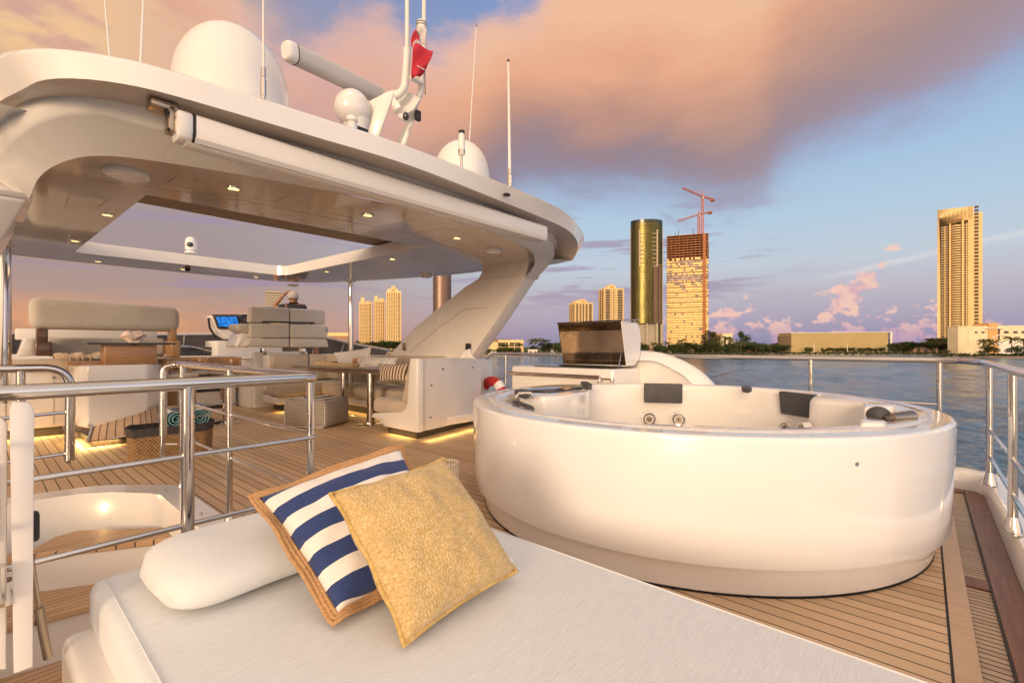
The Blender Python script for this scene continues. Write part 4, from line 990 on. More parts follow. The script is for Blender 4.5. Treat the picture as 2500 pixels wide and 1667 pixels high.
# starboard run and forward run
m=MB(); m.box(4.42,5.1,.30,4.78,8.7,.94,.03,3); m.box(3.35,8.45,.30,4.78,8.85,.94,.03,3); m.build('coaming',GELD,dn)
m=MB(); m.box(4.05,5.4,.13,4.7,8.6,.26,.03,3); m.box(3.25,8.0,.13,4.7,8.6,.26,.03,3); m.build('base',GEL,dn)
m=MB(); m.box(4.2,5.4,.0,4.7,8.6,.13); m.box(3.45,8.15,.0,4.7,8.6,.13); m.build('toe_kick',TOE,dn)
cushion(3.95,5.5,.27,4.42,7.9,.47,.06).build('seat_cushion',SOFA,dn); cushion(3.22,7.9,.27,4.42,8.42,.47,.07).build('seat_cushion',SOFA,dn)
for k in range(4): cushion(4.30,5.15+k*.87,.5,4.46,5.15+k*.87+.86,.955,.04).build('back_cushion',SOFA,dn)
cushion(3.32,8.36,.48,3.97,8.5,.955,.05).build('back_cushion',SOFA,dn); cushion(3.98,8.36,.48,4.42,8.5,.955,.05).build('back_cushion',SOFA,dn)
led('led_strip',3.95,4.40,.06,1.1,.04,2.6,dn,math.atan2(.3,1.35)*.8); led('led_strip',3.40,4.8,.07,.04,.5,1.2,dn); led('led_strip',3.6,8.02,.10,.7,.05,3,dn); led('led_strip',4.1,6.7,.10,.04,2.2,4,dn)
# cabinet beside the forward run
cb=thing('side_cabinet',(3.0,9.,0),'white side cabinet with a slim lip, between the helm seats and the sofa','cabinet')
m=MB(); m.prism([(3.2,9.0),(3.7,8.95),(3.7,10.6),(3.1,10.6)],0,.9,bev=.015); m.build('body',GEL,cb)
m=MB(); m.box(3.17,9.02,.86,3.2,9.9,.875); m.build('lip',OAKX,cb)
# table
tb=thing('dining_table',(3.8,6.3,0),'glossy grey brown wooden dining table on two polished steel columns','table')
TP=[(3.66,5.05),(4.30,5.15),(4.12,7.7),(3.36,7.72)]
m=MB(); m.prism(TP,.755,.79,bev=.012,seg=3); m.build('table_top',TABLEW,tb)
m=MB(); m.prism([(3.72,5.2),(4.1,5.2),(4.0,7.4),(3.5,7.4)],.70,.755); m.build('apron',wood('table_apron',(.2,.13,.09),(.3,.2,.14),(25,2,25)),tb)
for (x_,y_) in ((3.66,5.85),(3.79,6.82)):
    m=MB(); m.cyl((x_,y_,.01),(x_,y_,.72),.058,seg=24); l=m.build('leg',CHROME,tb)
    m=MB(); m.lathe([(.17,0),(.17,.008),(.06,.016),(.058,.03)],(x_,y_,0),32,sx=1.2,sy=.75); f=m.build('foot_plate',CHROME,l,local=True)
    for v in f.data.vertices: v.co-=Vector(tb.location)
# tray and shell on the table
TRAY=mat('raffia_tray',(.6,.45,.25),.8); nt_,b_,o_=nodes(TRAY); n_=noi(nt_,o_,45,4,.7); setc(TRAY,n_.ramp([(.35,(.38,.26,.12)),(.6,(.72,.58,.34))])); bump(TRAY,n_,.8,.01)
t=thing('tray',(3.72,6.9,.79),'woven straw tray on the dining table','tray')
m=MB(); m.box(3.60,6.25,.79,3.95,7.45,.80,.004); m.build('base',TRAY,t)
m=MB()
for q in ((3.60,6.25,3.625,7.45),(3.925,6.25,3.95,7.45),(3.625,6.25,3.925,6.275),(3.625,7.425,3.925,7.45)): m.box(q[0],q[1],.801,q[2],q[3],.85,.006)
m.build('rim',TRAY,t)
SHELL=mat('orange_shell',(.5,.25,.12),.6); vary(SHELL,(.42,.18,.08),(.66,.4,.24),18)
def shell(name,c,s,mt,label,seed):
    m=MB()
    def fn(u,v):
        a=2*math.pi*u; r=math.sin(math.pi*v)**.8*(1+.35*math.cos(a*5+seed+v*3)**3+.25*mnoise.noise(Vector((math.cos(a)*2+seed,math.sin(a)*2,v*4))))
        return (c[0]+(v-.45)*s*1.5,c[1]+math.cos(a)*r*s*.5,c[2]+s*.38+math.sin(a)*r*s*.42+.12*s*math.sin(v*9))
    m.grid(fn,28,20,closeu=True); tag(m.build(name,mt,ang=80),label,'seashell')
shell('seashell',(3.80,6.42,.80),.16,SHELL,'rusty orange seashell standing on the straw tray',1.)
# pouf
t=thing('pouf',(3.05,6.3,0),'striped cube pouf on the teak deck beside the table','pouf')
PSTR=mat('pouf_stripe',(.5,.45,.4),.9); nt_,b_,o_=nodes(PSTR); a,b,c=sep(nt_,o_); fr=(c/.0235).frac(); wv=noi(nt_,o_,60,3)
setc(PSTR,mixc(nt_,fr.sm(.60,.66)*fr.sm(.98,.93),wv.ramp([(.3,(.46,.40,.35)),(.7,(.56,.5,.44))]),(.05,.04,.045)))
PC=[pz(692,1043,0),pz(793,1047,0)]; fd=(PC[1]-PC[0]).normalized(); nd=Vector((-fd.y,fd.x,0)); nd=nd if nd.y>0 else -nd
wd=(PC[1]-PC[0]).length; M_=Matrix((fd,nd,Vector((0,0,1)))).transposed().to_4x4(); M_.translation=PC[0]; hp=.37
def puff(a,b,c_,lo=.02):
    return None
m=MB(); m.box(0,0,.0,wd,.60,hp,.05,4); bmesh.ops.subdivide_edges(m.bm,edges=m.bm.edges[:],cuts=3,use_grid_fill=True)
for v in m.bm.verts:
    x_,y_,z_=v.co; kx=1-(2*x_/wd-1)**2; ky=1-(2*y_/.6-1)**2; kz=1-(2*z_/hp-1)**2
    v.co.x+=(x_/wd-.5)*.10*kz*ky; v.co.y+=(y_/.6-.5)*.10*kz*kx; v.co.z+=(z_/hp)*.035*kx*ky+mnoise.noise(v.co*6)*.012; v.co.y+=mnoise.noise(v.co*5+Vector((3,1,2)))*.01
o=m.build('cover',PSTR,t,local=True,ang=80); o.location=PC[0]-Vector(t.location); o.rotation_euler=M_.to_euler()
m=MB()
for (a_,b_) in ((0.01,.01),(wd-.01,.01)): m.tube([(a_,b_,.03+.03*k) for k in range(11)],.004,6)
m.tube([(.02,.0,.015),(wd-.02,.0,.015)],.006,6)
o=m.build('seam',WHITEF,t,local=True); o.location=PC[0]-Vector(t.location); o.rotation_euler=M_.to_euler()
# cushions along the sofa
def sofa_pillow(name,C4,t_,mt,label,seed=1.):
    M_,bil=throw_pillow(*C4,t_,None); m,pt=pillow_surface(bil,t_,.06,20,.03,seed,.004); o=m.build(name,mt,ang=80); o.matrix_world=M_; tag(o,label,'pillow'); return o
dv=6.6
sofa_pillow('white_pillow',[pd(830,905,7.3),pd(908,905,6.9),pd(905,848,7.0),pd(815,861,7.4)],.12,WHITEF,'plain white pillow standing on the dinette sofa behind the tray')
PRINT=mat('blue_print',(.7,.68,.65),.9); nt_,b_,o_=nodes(PRINT); n_=noi(nt_,o_,22,2,.5,2.5); setc(PRINT,mixc(nt_,((n_-.5).abs()).sm(.028,.02),(.72,.69,.65),(.03,.07,.2)))
sofa_pillow('print_pillow',[pd(878,897,6.6),pd(967,899,6.3),pd(971,873,6.35),pd(872,869,6.7)],.12,PRINT,'white pillow with blue scroll print on the sofa, right of the plain white one',3.)
BR=mat('brown_stripe',(.5,.4,.3),.9); nt_,b_,o_=nodes(BR); a,b,c=sep(nt_,o_); setc(BR,mixc(nt_,(a/.05).frac().sm(.45,.55),(.6,.5,.4),(.13,.08,.055)))
sofa_pillow('brown_striped_pillow',[pd(925,932,6.1),pd(1000,932,5.8),pd(1000,888,5.9),pd(925,888,6.2)],.12,BR,'brown and cream striped pillow behind the table',4.)
sofa_pillow('corner_pillow',[pd(1120,876,6.0),pd(1160,876,5.9),pd(1148,851,5.95),pd(1138,853,6.0)],.08,WHITEF,'tip of a white pillow peeking over the white back panel',5.)
# basket with towels
t=thing('towel_basket',(1.25,5.67,0),'rectangular seagrass basket with dark fabric liner holding rolled towels','basket')
WICK=mat('seagrass',(.4,.25,.12),.85); nt_,b_,o_=nodes(WICK); a,b,c=sep(nt_,o_)
row=(c/.018); rid=row.floor(); ph=(a+b)/.03+rid*.5; bx2=((ph.frac()-.5).abs()*2.)*((row.frac()-.5).abs()*-2.+1.); n_=noi(nt_,o_,30,4,.6)
setc(WICK,(bx2*.5+n_*.6).ramp([(.15,(.12,.06,.025)),(.45,(.42,.25,.11)),(.8,(.62,.42,.22))])); bump(WICK,bx2,1.,.015)
LINER=mat('charcoal_liner',(.05,.045,.045),.9); vary(LINER,(.04,.036,.036),(.075,.068,.066),30,3)
bp=[(.955,5.475),(1.52,5.475),(1.66,5.66),(1.62,5.88),(1.0,5.88),(.93,5.7)]
m=MB(); 
def shrink(P,k,c=(1.27,5.68)): return [(c[0]+(p[0]-c[0])*k,c[1]+(p[1]-c[1])*k) for p in P]
def bskt(z0,z1,k0,k1,kin,mt,name,bott=True):
    m=MB(); n=len(bp); R4=[(shrink(bp,k0),z0),(shrink(bp,k1),z1),(shrink(bp,k1-.04),z1),(shrink(bp,kin),z0+.01)]
    sm_=[]
    for P,zz in R4: 
        Q=[]
        for i in range(n):
            a=Vector(P[i-1]);b=Vector(P[i]);c_=Vector(P[(i+1)%n])
            Q+= [b.lerp(a,.12),b.lerp(c_,.12)] if n else []
        sm_.append([m.v((q.x,q.y,zz+.004*math.sin(q.x*40+q.y*33)*(zz>.2))) for q in Q])
    for A,B in zip(sm_,sm_[1:]):
        for i in range(len(A)): m._f([A[i],A[(i+1)%len(A)],B[(i+1)%len(A)],B[i]])
    m._f(sm_[-1]); m._f(sm_[0][::-1]); return m.build(name,mt,t)
bskt(0,.25,.97,1.0,.9,WICK,'weave'); bskt(.245,.325,1.01,1.035,.92,LINER,'liner')
def towel(c,d,r,L,label,mt):
    m=MB(); M_=frame(c,d,(0,0,1))
    P=[]
    for k in range(49):
        a=k*.42; P.append((r*(.12+.88*k/48)*math.cos(a),r*(.12+.88*k/48)*math.sin(a)))
    A=[M_@Vector((0,p[0],p[1])) for p in P]; B=[M_@Vector((L,p[0],p[1])) for p in P]; m.strip(A,B)
    o=m.build('rolled_towel',mt,thick=.012,ang=80); tag(o,label,'towel'); return o
TEAL=mat('teal_towel',(.12,.3,.32),.95,sheen=.3); nt_,b_,o_=nodes(TEAL); a,b,c=sep(nt_,o_); n_=noi(nt_,o_,120,3); tw=n_.ramp([(.3,(.13,.30,.33)),(.7,(.22,.43,.45))])
e=(a*.75+b*.66); band=mixc(nt_,c.sm(.44,.455),tw,(.72,.72,.72)); band=mixc(nt_,(c.sm(.467,.472))*(c.sm(.50,.494)),band,(.015,.05,.16)); setc(TEAL,band); bump(TEAL,n_,.6,.01)
towel((1.30,5.54,.375),(.0,1,0),.105,.28,'teal rolled towel with a white and navy end, left in the basket',TEAL)
towel((1.52,5.6,.36),(.25,1,0),.095,.25,'teal rolled towel behind the steel post, right in the basket',TEAL)
# bar unit: white pedestal with flared teak foot, oak box and dark glass slab
t=thing('bar_table',(1.1,7.1,0),'white pedestal bar with flared teak foot, oak box and dark glass top','bar')
m=MB(); m.prism([(.80,6.9),(1.33,6.9),(1.62,7.3),(1.62,7.9),(.74,7.9),(.74,7.1)],.2,.885,bev=.02,seg=3); m.build('pedestal',GEL,t)
m=MB()
def flare(u,v):
    P=[(.84,6.88),(.95,6.85),(1.1,6.85),(1.25,6.86),(1.36,6.9),(1.55,7.12)]; i=min(4,int(u*5)); f_=u*5-i; a=Vector(P[i]).lerp(Vector(P[i+1]),f_); zt=.21+.19*u; k=(1-v)
    zb=.075+.05*u; off=.17*(1-v)**1.6*(1-.3*u)
    return (a.x-.06*(1-v)*(1-u*1.4),a.y-off,zb+(zt-zb)*v)
m.grid(flare,20,8); m.build('teak_foot',TEAKP,t,ang=80)
fl_=MB(); 
m=MB()
for k in range(11):
    m.tube([Vector(flare(k/10.5+.03,j/6))+Vector((0,-.002,0)) for j in range(7)],.0028,5)
m.build('foot_seam',BLACK,t)
m=MB(); m.tube([Vector(flare(0,j/6))+Vector((-.004,-.004,0)) for j in range(7)]+[Vector((.80,6.9,.24))],.012,8); m.tube([Vector(flare(j/12,0)) for j in range(13)],.008,6); m.build('foot_trim',CHROME,t)
m=MB(); m.prism([(.82,6.80),(1.3,6.78),(1.5,7.2),(1.5,7.7),(.8,7.7)],0,.085,bev=.02); m.build('toe_kick',TOE,t)
m=MB(); m.box(.955,7.0,.885,1.44,7.3,1.115,.012,3); m.box(.66,7.1,.885,.955,7.5,.93); m.build('oak_box',OAKX,t)
m=MB(); m.box(.80,6.95,1.118,1.62,7.5,1.142,.008,3); m.build('glass_top',DGLASS,t)
led('led_strip',.9,6.77,.06,.3,.05,3,t); led('led_strip',.76,7.2,.09,.04,.6,4,t)
WS=mat('pale_shell',(.7,.55,.45),.5); vary(WS,(.6,.42,.34),(.8,.68,.6),14)
shell('seashell',(1.22,7.1,1.142),.17,WS,'pale spiky conch shell on the dark glass bar top',2.3)
# white cabinets at left
t=thing('galley_cabinet',(.2,8.2,0),'low white galley cabinets with round latches behind the left steel rail','cabinet')
m=MB(); m.box(-1.5,8.02,.11,.76,8.6,.93,.02,3); m.build('body',GEL,t)
m=MB(); m.box(-1.5,8.10,0,.7,8.5,.11); m.build('toe_kick',TOE,t)
for q in ((-1.4,.66,.78,.74),): pass
def doorline(P): 
    m=MB(); m.tube([Vector(p) for p in P],.003,4); m.build('door_joint',mat('joint_line',(.25,.17,.12),.6),t)
doorline([(-1.2,8.017,.80),(.62,8.017,.80),(.62,8.017,.14)]); doorline([(.22,8.017,.8),(.22,8.017,.14)])
for (u,v) in ((132,921.5),(186,937)):
    c=py(u,v,8.01); m=MB(); m.cyl(c,c+Vector((0,-.02,0)),.018,seg=14); m.build('latch',CHROME,t)
led('led_strip',.1,7.98,.10,1.2,.05,8,t)
m=MB(); 
m.grid(lambda u,v:(.2+1.0*u,7.7+.25*math.sin(u*3),.945+.035*abs(mnoise.noise(Vector((u*9,v*3,1))))+.02*math.sin(v*3.1)),24,6) if False else None
# fringe throw on the lounge seat
FR=mat('cream_throw',(.6,.45,.3),.95,sheen=.3); n_=vary(FR,(.5,.33,.19),(.75,.6,.42),30)
m=MB(); m.grid(lambda u,v:(.62+.75*u,7.85+.3*v,.95+.055*math.sin(v*3.1)+.03*mnoise.noise(Vector((u*11,v*6,1)))+.02*math.sin(u*25)*v),40,8)
for k in range(26): a_=Vector((.66+.028*k,7.84,.97)); m.tube([a_,a_+Vector((.01*math.sin(k*3.),-.02,.03*math.sin(k*1.7)-.02))],.003,4)
tag(m.build('fringed_throw',FR,thick=.01),'cream fringed throw lying on the lounge seat behind the rail','throw')
# raised lounge sofa
t=thing('lounge_sofa',(1.0,8.4,.6),'raised lounge sofa with a long padded headrest bar on wooden arms','sofa')
def yy(u,v,y=8.2): return py(u,v,y)
a=yy(70,803);b=yy(437,740)
m=MB(); m.box(a.x,8.1,a.z,b.x,8.34,yy(437,752).z,.10,6); bmesh.ops.subdivide_edges(m.bm,edges=m.bm.edges[:],cuts=1)
for v in m.bm.verts: v.co.z+=.05*(1-(v.co.x-a.x)/(b.x-a.x))*(1 if v.co.z>a.z+.12 else 0)
m.build('headrest',CREAMF,t,ang=80)
for (u0,u1,v0,v1,mt,nm) in ((88,116,803,834,DARKX,'arm_post'),(414,428,803,832,OAK,'arm_post')):
    p=yy(u0,v1);q=yy(u1,v0); m=MB(); m.box(p.x,8.12,p.z,q.x,8.32,q.z,.008); m.build(nm,mt,t)
for (u0,u1,v0,v1) in ((83,125,834,869),(412,436,832,872)):
    p=yy(u0,v1);q=yy(u1,v0); m=MB(); m.box(p.x,8.08,p.z,q.x,8.5,q.z,.02,3); m.build('arm_box',DARKX if u0<100 else OAK,t)
p=yy(116,871);q=yy(414,826); m=MB(); m.box(p.x,8.42,p.z,q.x,8.62,q.z,.05,4); m.build('back_cushion',CREAMF,t)
p=yy(20,900);q=yy(440,868); m=MB(); m.box(p.x,7.95,.80,q.x,8.7,.935,.03,3); m.build('seat',SOFA,t)
p=yy(45,870);q=yy(90,824); m=MB(); m.prism([(p.x,p.z),(q.x,p.z),(q.x,q.z),(p.x+.06,q.z)],8.5,8.9,'y',bev=.02); m.build('side_moulding',GEL,t)
p=yy(116,830,8.9);q=yy(385,808,8.9); m=MB(); m.box(p.x-.3,8.9,p.z,q.x,9.1,q.z,.02); m.build('rear_shelf',GELD,t)
# bar stools with curved wooden backs
def stool(x_,y_,rz,label,first=None):
    t=thing('bar_stool',(x_,y_,0),label,'stool','curved wooden stools beside the bar',rz)
    m=MB(); m.grid(lambda u,v:(.20*math.cos(math.pi*(.0+1.0*u)),.20*math.sin(math.pi*u)+.03*v,.80+.14*v),16,4); m.build('backrest',OAK,t,local=True,thick=.02,ang=80)
    m=MB(); m.lathe([(0,.70),(.19,.70),(.205,.72),(.19,.745),(0,.75)],seg=28); m.build('seat',SOFA,t,local=True)
    m=MB(); m.cyl((0,0,.02),(0,0,.7),.03,seg=16); m.lathe([(.2,0),(.2,.012),(.05,.03)],seg=28); m.build('leg',CHROME,t,local=True)
    m=MB(); m.tube([(.14*math.cos(a),.14*math.sin(a),.28) for a in [k*math.pi/10 for k in range(20)]],.011,8,closed=True); m.tube([(-.14,0,.28),(.14,0,.28)],.009,8); m.build('foot_ring',CHROME,t,local=True)
    for sx_ in (-1,1):
        m=MB(); m.tube([(sx_*.17,.02,.72),(sx_*.19,.03,.82)],.012,8); m.build('back_support',CHROME,t,local=True)
stool(2.02,7.75,R(20),'wooden backed bar stool nearer the bar, partly behind the steel posts')
stool(2.35,7.55,R(-10),'wooden backed bar stool nearer the helm, showing its wide curved back')
stool(1.72,7.2,R(50),'bar stool tucked against the bar pedestal, behind the rail corner')
m=MB(); p=py(373,905,7.5); m.box(1.52,7.45,.12,1.92,7.8,.86,.01); tag(m.build('oak_locker',OAK),'honey coloured wooden locker behind the stools','locker')
# fridge unit
t=thing('fridge_unit',(2.7,9.2,0),'white unit with a black glazed fridge door under the helm','fridge')
p=py(440,1000,9.4);q=py(545,905,9.4)
m=MB(); m.box(2.2,9.45,0,3.12,10.3,.93,.012); m.build('body',GEL,t)
a=py(488,975,9.42);b=py(527,905,9.42); m=MB(); m.box(2.42,9.43,.30,2.86,9.447,.82,.004); m.build('door',DGLASS,t); m=MB(); m.box(2.87,9.42,.16,2.97,9.447,.86,.004); m.build('door_frame',OAK,t)
m=MB(); m.box(2.4,9.4,0,3.0,9.44,.05); m.build('toe_kick',TOE,t)
# forward dark dash, windscreen
t=thing('windscreen',(3.,11.5,.9),'low smoked windscreen with a steel top rail across the front of the flybridge','windscreen')
WSG=mat('smoked_glass',(.05,.04,.045),.05,coat=.3); vary(WSG,(.04,.035,.04),(.07,.06,.06),1.5)
A=[(-2.,11.3,1.33),(1.5,11.9,1.33),(3.0,12.,1.36),(4.6,11.6,1.40),(5.2,10.6,1.34),(5.35,9.4,1.17),(5.4,8.,1.02)]
A=smoothline(A,40); Bm=[Vector((p.x+.02,p.y+.25,.86)) for p in A]
m=MB(); m.strip(A,Bm); m.build('glass',WSG,t,ang=80)
m=MB(); m.tube(A,.028,10); m.build('top_rail',CHROME,t)
for k in (5,12,19,26,30,34,37):
    m=MB(); m.tube([A[k],Bm[k]],.02,8); m.build('stanchion',CHROME,t)
m=MB(); m.box(-2,10.4,.6,3.9,12.2,.97,.03); m.box(4.78,5.0,.0,5.25,12.,.90,.02); tag(m.build('dash_coaming',GELD),'white moulded coaming along the front of the flybridge','coaming')
t=thing('instrument_hood',(2.6,10.3,.97),'glossy black instrument hood beside the helm','dashboard')
p=py(438,868,10.2);q=py(520,846,10.2)
m=MB(); m.box(1.9,10.2,.93,3.0,11.0,1.09,.04,3); m.build('hood',DGLASS,t)
m=MB(); m.tube([(2.0,10.22,1.12),(2.6,10.2,1.1),(2.95,10.2,1.0)],.01,8); m.build('trim',CHROME,t)
# helm console
t=thing('helm_console',(3.1,10.2,0),'cream helm console with a lit blue display facing aft','console')
hy=9.7
def hp_(u,v,y=hy): return py(u,v,y)
m=MB(); p=hp_(530,975,9.9); q=hp_(600,832,9.9); m.box(p.x,9.9,.0,q.x+.7,10.6,q.z,.02); m.build('pedestal',GEL,t)
def slab(P,y0,y1,name,mt,par,bev=.02,lean=0):
    m=MB(); A=[hp_(u,v,y0) for u,v in P]; m.prism([(a.x,a.z) for a in A],y0,y1,'y',bev=bev,seg=3); return m.build(name,mt,par)
slab([(515,770),(590,766),(660,768),(660,812),(640,828),(562,828),(535,812)],9.72,10.1,'housing',GELD,t,.03)
slab([(518,767),(660,767),(660,806),(533,803)],9.69,9.75,'bezel',mat('bezel_brown',(.12,.10,.09),.4),t,.008)
SCR=mat('blue_screen',(.01,.05,.2),.2,emit=(0.02,.22,.75),es=1.2); nt_,b_,o_=nodes(SCR); a,b,c=sep(nt_,o_); n_=noi(nt_,comb(nt_,a*14.,b,c*60.),1.5,4,.7); nt_.links.new(n_.ramp([(.35,(0.0,.03,.16)),(.5,(0.0,.12,.5)),(.62,(.02,.35,.85)),(.75,(.4,.75,1))]).s,b_.inputs['Emission Color'])
slab([(528,773),(578,773),(584,797),(535,797)],9.675,9.69,'screen',SCR,t,.002)
slab([(524,770),(582,770),(589,801),(531,801)],9.682,9.70,'screen_frame',BLACK,t,.004)
m=MB(); c=hp_(597,778,9.68); m.tube([(c.x+.07*math.cos(a),9.67,c.z+.07*math.sin(a)) for a in [k*math.pi/10 for k in range(20)]],.016,8,closed=True); m.build('gauge',BLACK,t)
m=MB(); m.tube([hp_(509,776,9.8),hp_(512,800,9.8),hp_(528,826,9.8)],.02,8); m.build('side_trim',BLACK,t)
# helm seats
t=thing('double_helm_seat',(3.9,8.5,0),'double cream helm seat seen from behind, split in two with a slot in its back','seat')
def hs(P,y0,y1,name,mt,bev=.03,seg=4):
    y0-=.6;y1-=.6; m=MB(); A=[py(u,v,y0) for u,v in P]; m.prism([(a.x,a.z) for a in A],y0,y1,'y',bev=bev,seg=seg); return m.build(name,mt,t)
hs([(613,748),(707.5,751),(707.5,789),(611,787)],8.9,9.08,'headrest',CREAMF); hs([(709.5,752),(790,756),(795,760),(795,791),(709.5,790)],8.9,9.08,'headrest',CREAMF)
hs([(611,789.5),(707.5,791),(707.5,825),(611,824)],8.88,9.1,'backrest',CREAMF); hs([(709.5,791),(797,793),(799,826),(709.5,825)],8.88,9.1,'backrest',CREAMF)
hs([(611,825.5),(707.5,826.5),(707.5,848),(600,846)],8.88,9.15,'seat_back',CREAMF); hs([(709.5,826.5),(799,827.5),(804,848),(709.5,848)],8.88,9.15,'seat_back',CREAMF)
hs([(640,783.5),(768,786.5),(768,789.5),(640,787)],8.885,8.9,'slot',BLACK,.0,1)
hs([(579,794),(584,790),(609,790),(611,812),(600,813),(582,806)],8.95,9.4,'armrest',CREAMF); hs([(796,797),(803,799),(803,812),(797,813)],8.95,9.4,'armrest',CREAMF)
hs([(576,845),(590,812),(610,812),(610,848),(578,848)],9.0,9.5,'side_shell',GELD)
for u in (641,737): hs([(u,850),(u+10,850),(u+10,866),(u,866)],9.0,9.12,'support',CHROME,.005)
m=MB(); p=py(600,866,8.6);q=py(800,849,8.6); m.box(p.x+.25,8.9,0,q.x-.25,9.2,1.0,.02); m.build('seat_pedestal',GEL,t)
# ------------------------------------------------------------------ the man at the helm
SKIN=mat('skin',(.36,.17,.10),.55); vary(SKIN,(.32,.15,.085),(.40,.2,.12),12)
SHIRT=mat('navy_dotted_shirt',(.02,.022,.04),.85); nt_,b_,o_=nodes(SHIRT); vo=nt_.nodes.new('ShaderNodeTexVoronoi'); vo.inputs['Scale'].default_value=38; nt_.links.new(o_,vo.inputs['Vector']); setc(SHIRT,mixc(nt_,X(nt_,vo.outputs['Distance']).sm(.16,.10),(.018,.02,.035),(.45,.45,.48)))
HAIR=mat('grey_hair',(.45,.38,.33),.9); nt_,b_,o_=nodes(HAIR); n_=noi(nt_,o_,70,4); setc(HAIR,n_.ramp([(.3,(.34,.28,.24)),(.7,(.6,.54,.5))])); bump(HAIR,n_,.8,.01)
SHORT=mat('beige_shorts',(.45,.38,.3),.85)
HD=9.0
hc=pd(716,727,HD); fw=Vector((CT,ST,0)); rt=Vector((ST,-CT,0)); upv=Vector((0,0,1))
def L3(r_,f_,u_): return hc+rt*r_+fw*f_+upv*u_
def skin_body(name,chains,mt,par=None,sub=2):
    """chains: list of [(point,radius)...]; first chain is the trunk, the others start at the index given"""
    V=[];E=[];Rr=[]
    for ch in chains:
        start,pts=ch; prev=start
        for p,r in pts:
            V.append(p);Rr.append(r)
            if prev is not None: E.append((prev,len(V)-1))
            prev=len(V)-1
    o0=hc if par is None else Vector((0,0,0))
    me=bpy.data.meshes.new(name); me.from_pydata([tuple(Vector(v)-hc) for v in V],E,[]); o=bpy.data.objects.new(name,me); COL.objects.link(o); o.location=hc if par is None else (0,0,0)
    if par is not None: o.parent=par
    sk=o.modifiers.new('skin','SKIN'); sk.use_smooth_shade=True
    for i,r in enumerate(Rr):
        r2=r if isinstance(r,tuple) else (r,r); me.skin_vertices[0].data[i].radius=r2
    me.skin_vertices[0].data[0].use_root=True
    sb=o.modifiers.new('sub','SUBSURF'); sb.levels=sub; sb.render_levels=sub
    me.materials.append(mt); return o
hip=L3(.02,.18,-.72)
body=skin_body('person',[
 (None,[(hip,(.16,.12)),(L3(.02,.14,-.55),(.15,.11)),(L3(.015,.08,-.38),(.17,.12)),(L3(.01,.04,-.22),(.155,.09)),(L3(.0,.02,-.135),(.066,.064)),(L3(0,.01,-.08),(.06,.062)),(L3(0,0,.0),(.078,.092)),(L3(0,0,.06),(.07,.08)),(L3(0,0,.105),(.03,.035))]),
 (3,[(L3(-.16,.03,-.175),(.062,.062)),(L3(-.29,.0,-.19),(.05,.05)),(L3(-.375,.01,-.18),(.042,.042)),(L3(-.30,.03,-.06),(.036,.036)),(L3(-.215,.05,.05),(.026,.03)),(L3(-.17,.06,.10),(.034,.02)),(L3(-.13,.07,.125),(.026,.015))]),
 (3,[(L3(.17,.05,-.19),(.064,.064)),(L3(.25,.12,-.42),(.05,.05)),(L3(.22,.32,-.52),(.038,.038)),(L3(.16,.48,-.48),(.03,.03)),(L3(.14,.56,-.47),(.034,.02))]),
 (0,[(L3(-.1,.3,-.76),(.09,.085)),(L3(-.13,.62,-.78),(.07,.07)),(L3(-.14,.66,-1.15),(.045,.05)),(L3(-.14,.74,-1.2),(.04,.03))]),
 (0,[(L3(.13,.3,-.76),(.09,.085)),(L3(.16,.62,-.78),(.07,.07)),(L3(.17,.66,-1.15),(.045,.05)),(L3(.17,.74,-1.2),(.04,.03))])],SKIN)
tag(body,'grey haired man in dark dotted shirt behind the helm seat, hand raised to his head','person')
sh=skin_body('shirt',[(None,[(L3(.02,.17,-.62),(.172,.13)),(L3(.02,.14,-.5),(.162,.122)),(L3(.015,.08,-.38),(.182,.13)),(L3(.01,.04,-.21),(.17,.11)),(L3(.0,.02,-.145),(.085,.085))]),
 (3,[(L3(-.16,.03,-.175),(.078,.075)),(L3(-.26,.01,-.188),(.068,.064)),(L3(-.285,.005,-.188),(.066,.062))]),(3,[(L3(.17,.05,-.185),(.082,.08)),(L3(.23,.1,-.36),(.066,.064))])],SHIRT,body)
so_=skin_body('shorts',[(None,[(L3(.02,.17,-.7),(.17,.14)),(L3(.02,.17,-.6),(.165,.13))]),(0,[(L3(-.1,.3,-.76),(.105,.10)),(L3(-.12,.5,-.77),(.1,.095))]),(0,[(L3(.13,.3,-.76),(.105,.10)),(L3(.15,.5,-.77),(.1,.095))])],SHORT,body)
m=MB(); m.grid(lambda u,v:(lambda th_,ph_:tuple(L3(0,-.012,.022)-hc+rt*(.092*math.sin(th_)*math.sin(ph_))+fw*(-.103*math.cos(th_)*math.sin(ph_))+upv*(.108*math.cos(ph_))))((u-.5)*3.9,.05+v*1.95),24,14)
h=m.build('hair',HAIR,body,local=True,thick=.012,ang=80)
def onb(p): return p-hc
m=MB()
for i,(a_,l_) in enumerate(((-.5,.055),(-.2,.065),(.1,.066),(.4,.058))):
    b0=L3(-.13+.006*i,.06+.012*i,.125+.004*i); m.tube([onb(b0),onb(b0+rt*.03+upv*.018),onb(b0+rt*(.03+l_*.5)+upv*.004)],[.0095,.009,.007],8)
b0=L3(-.15,.05,.10); m.tube([onb(b0),onb(b0+rt*.03-upv*.02),onb(b0+rt*.055-upv*.015)],[.011,.0095,.008],8)
m.build('fingers',SKIN,body,local=True)
for s_ in (-1,1):
    m=MB(); m.ball(tuple(onb(L3(s_*.082,.01,-.01))),.028,12,8,(.35,.6,1)); m.build('ear',SKIN,body,local=True)
m=MB(); m.ball(tuple(onb(L3(0,.1,-.02))),.018,10,8,(.8,1.2,1.1)); m.build('nose',SKIN,body,local=True)
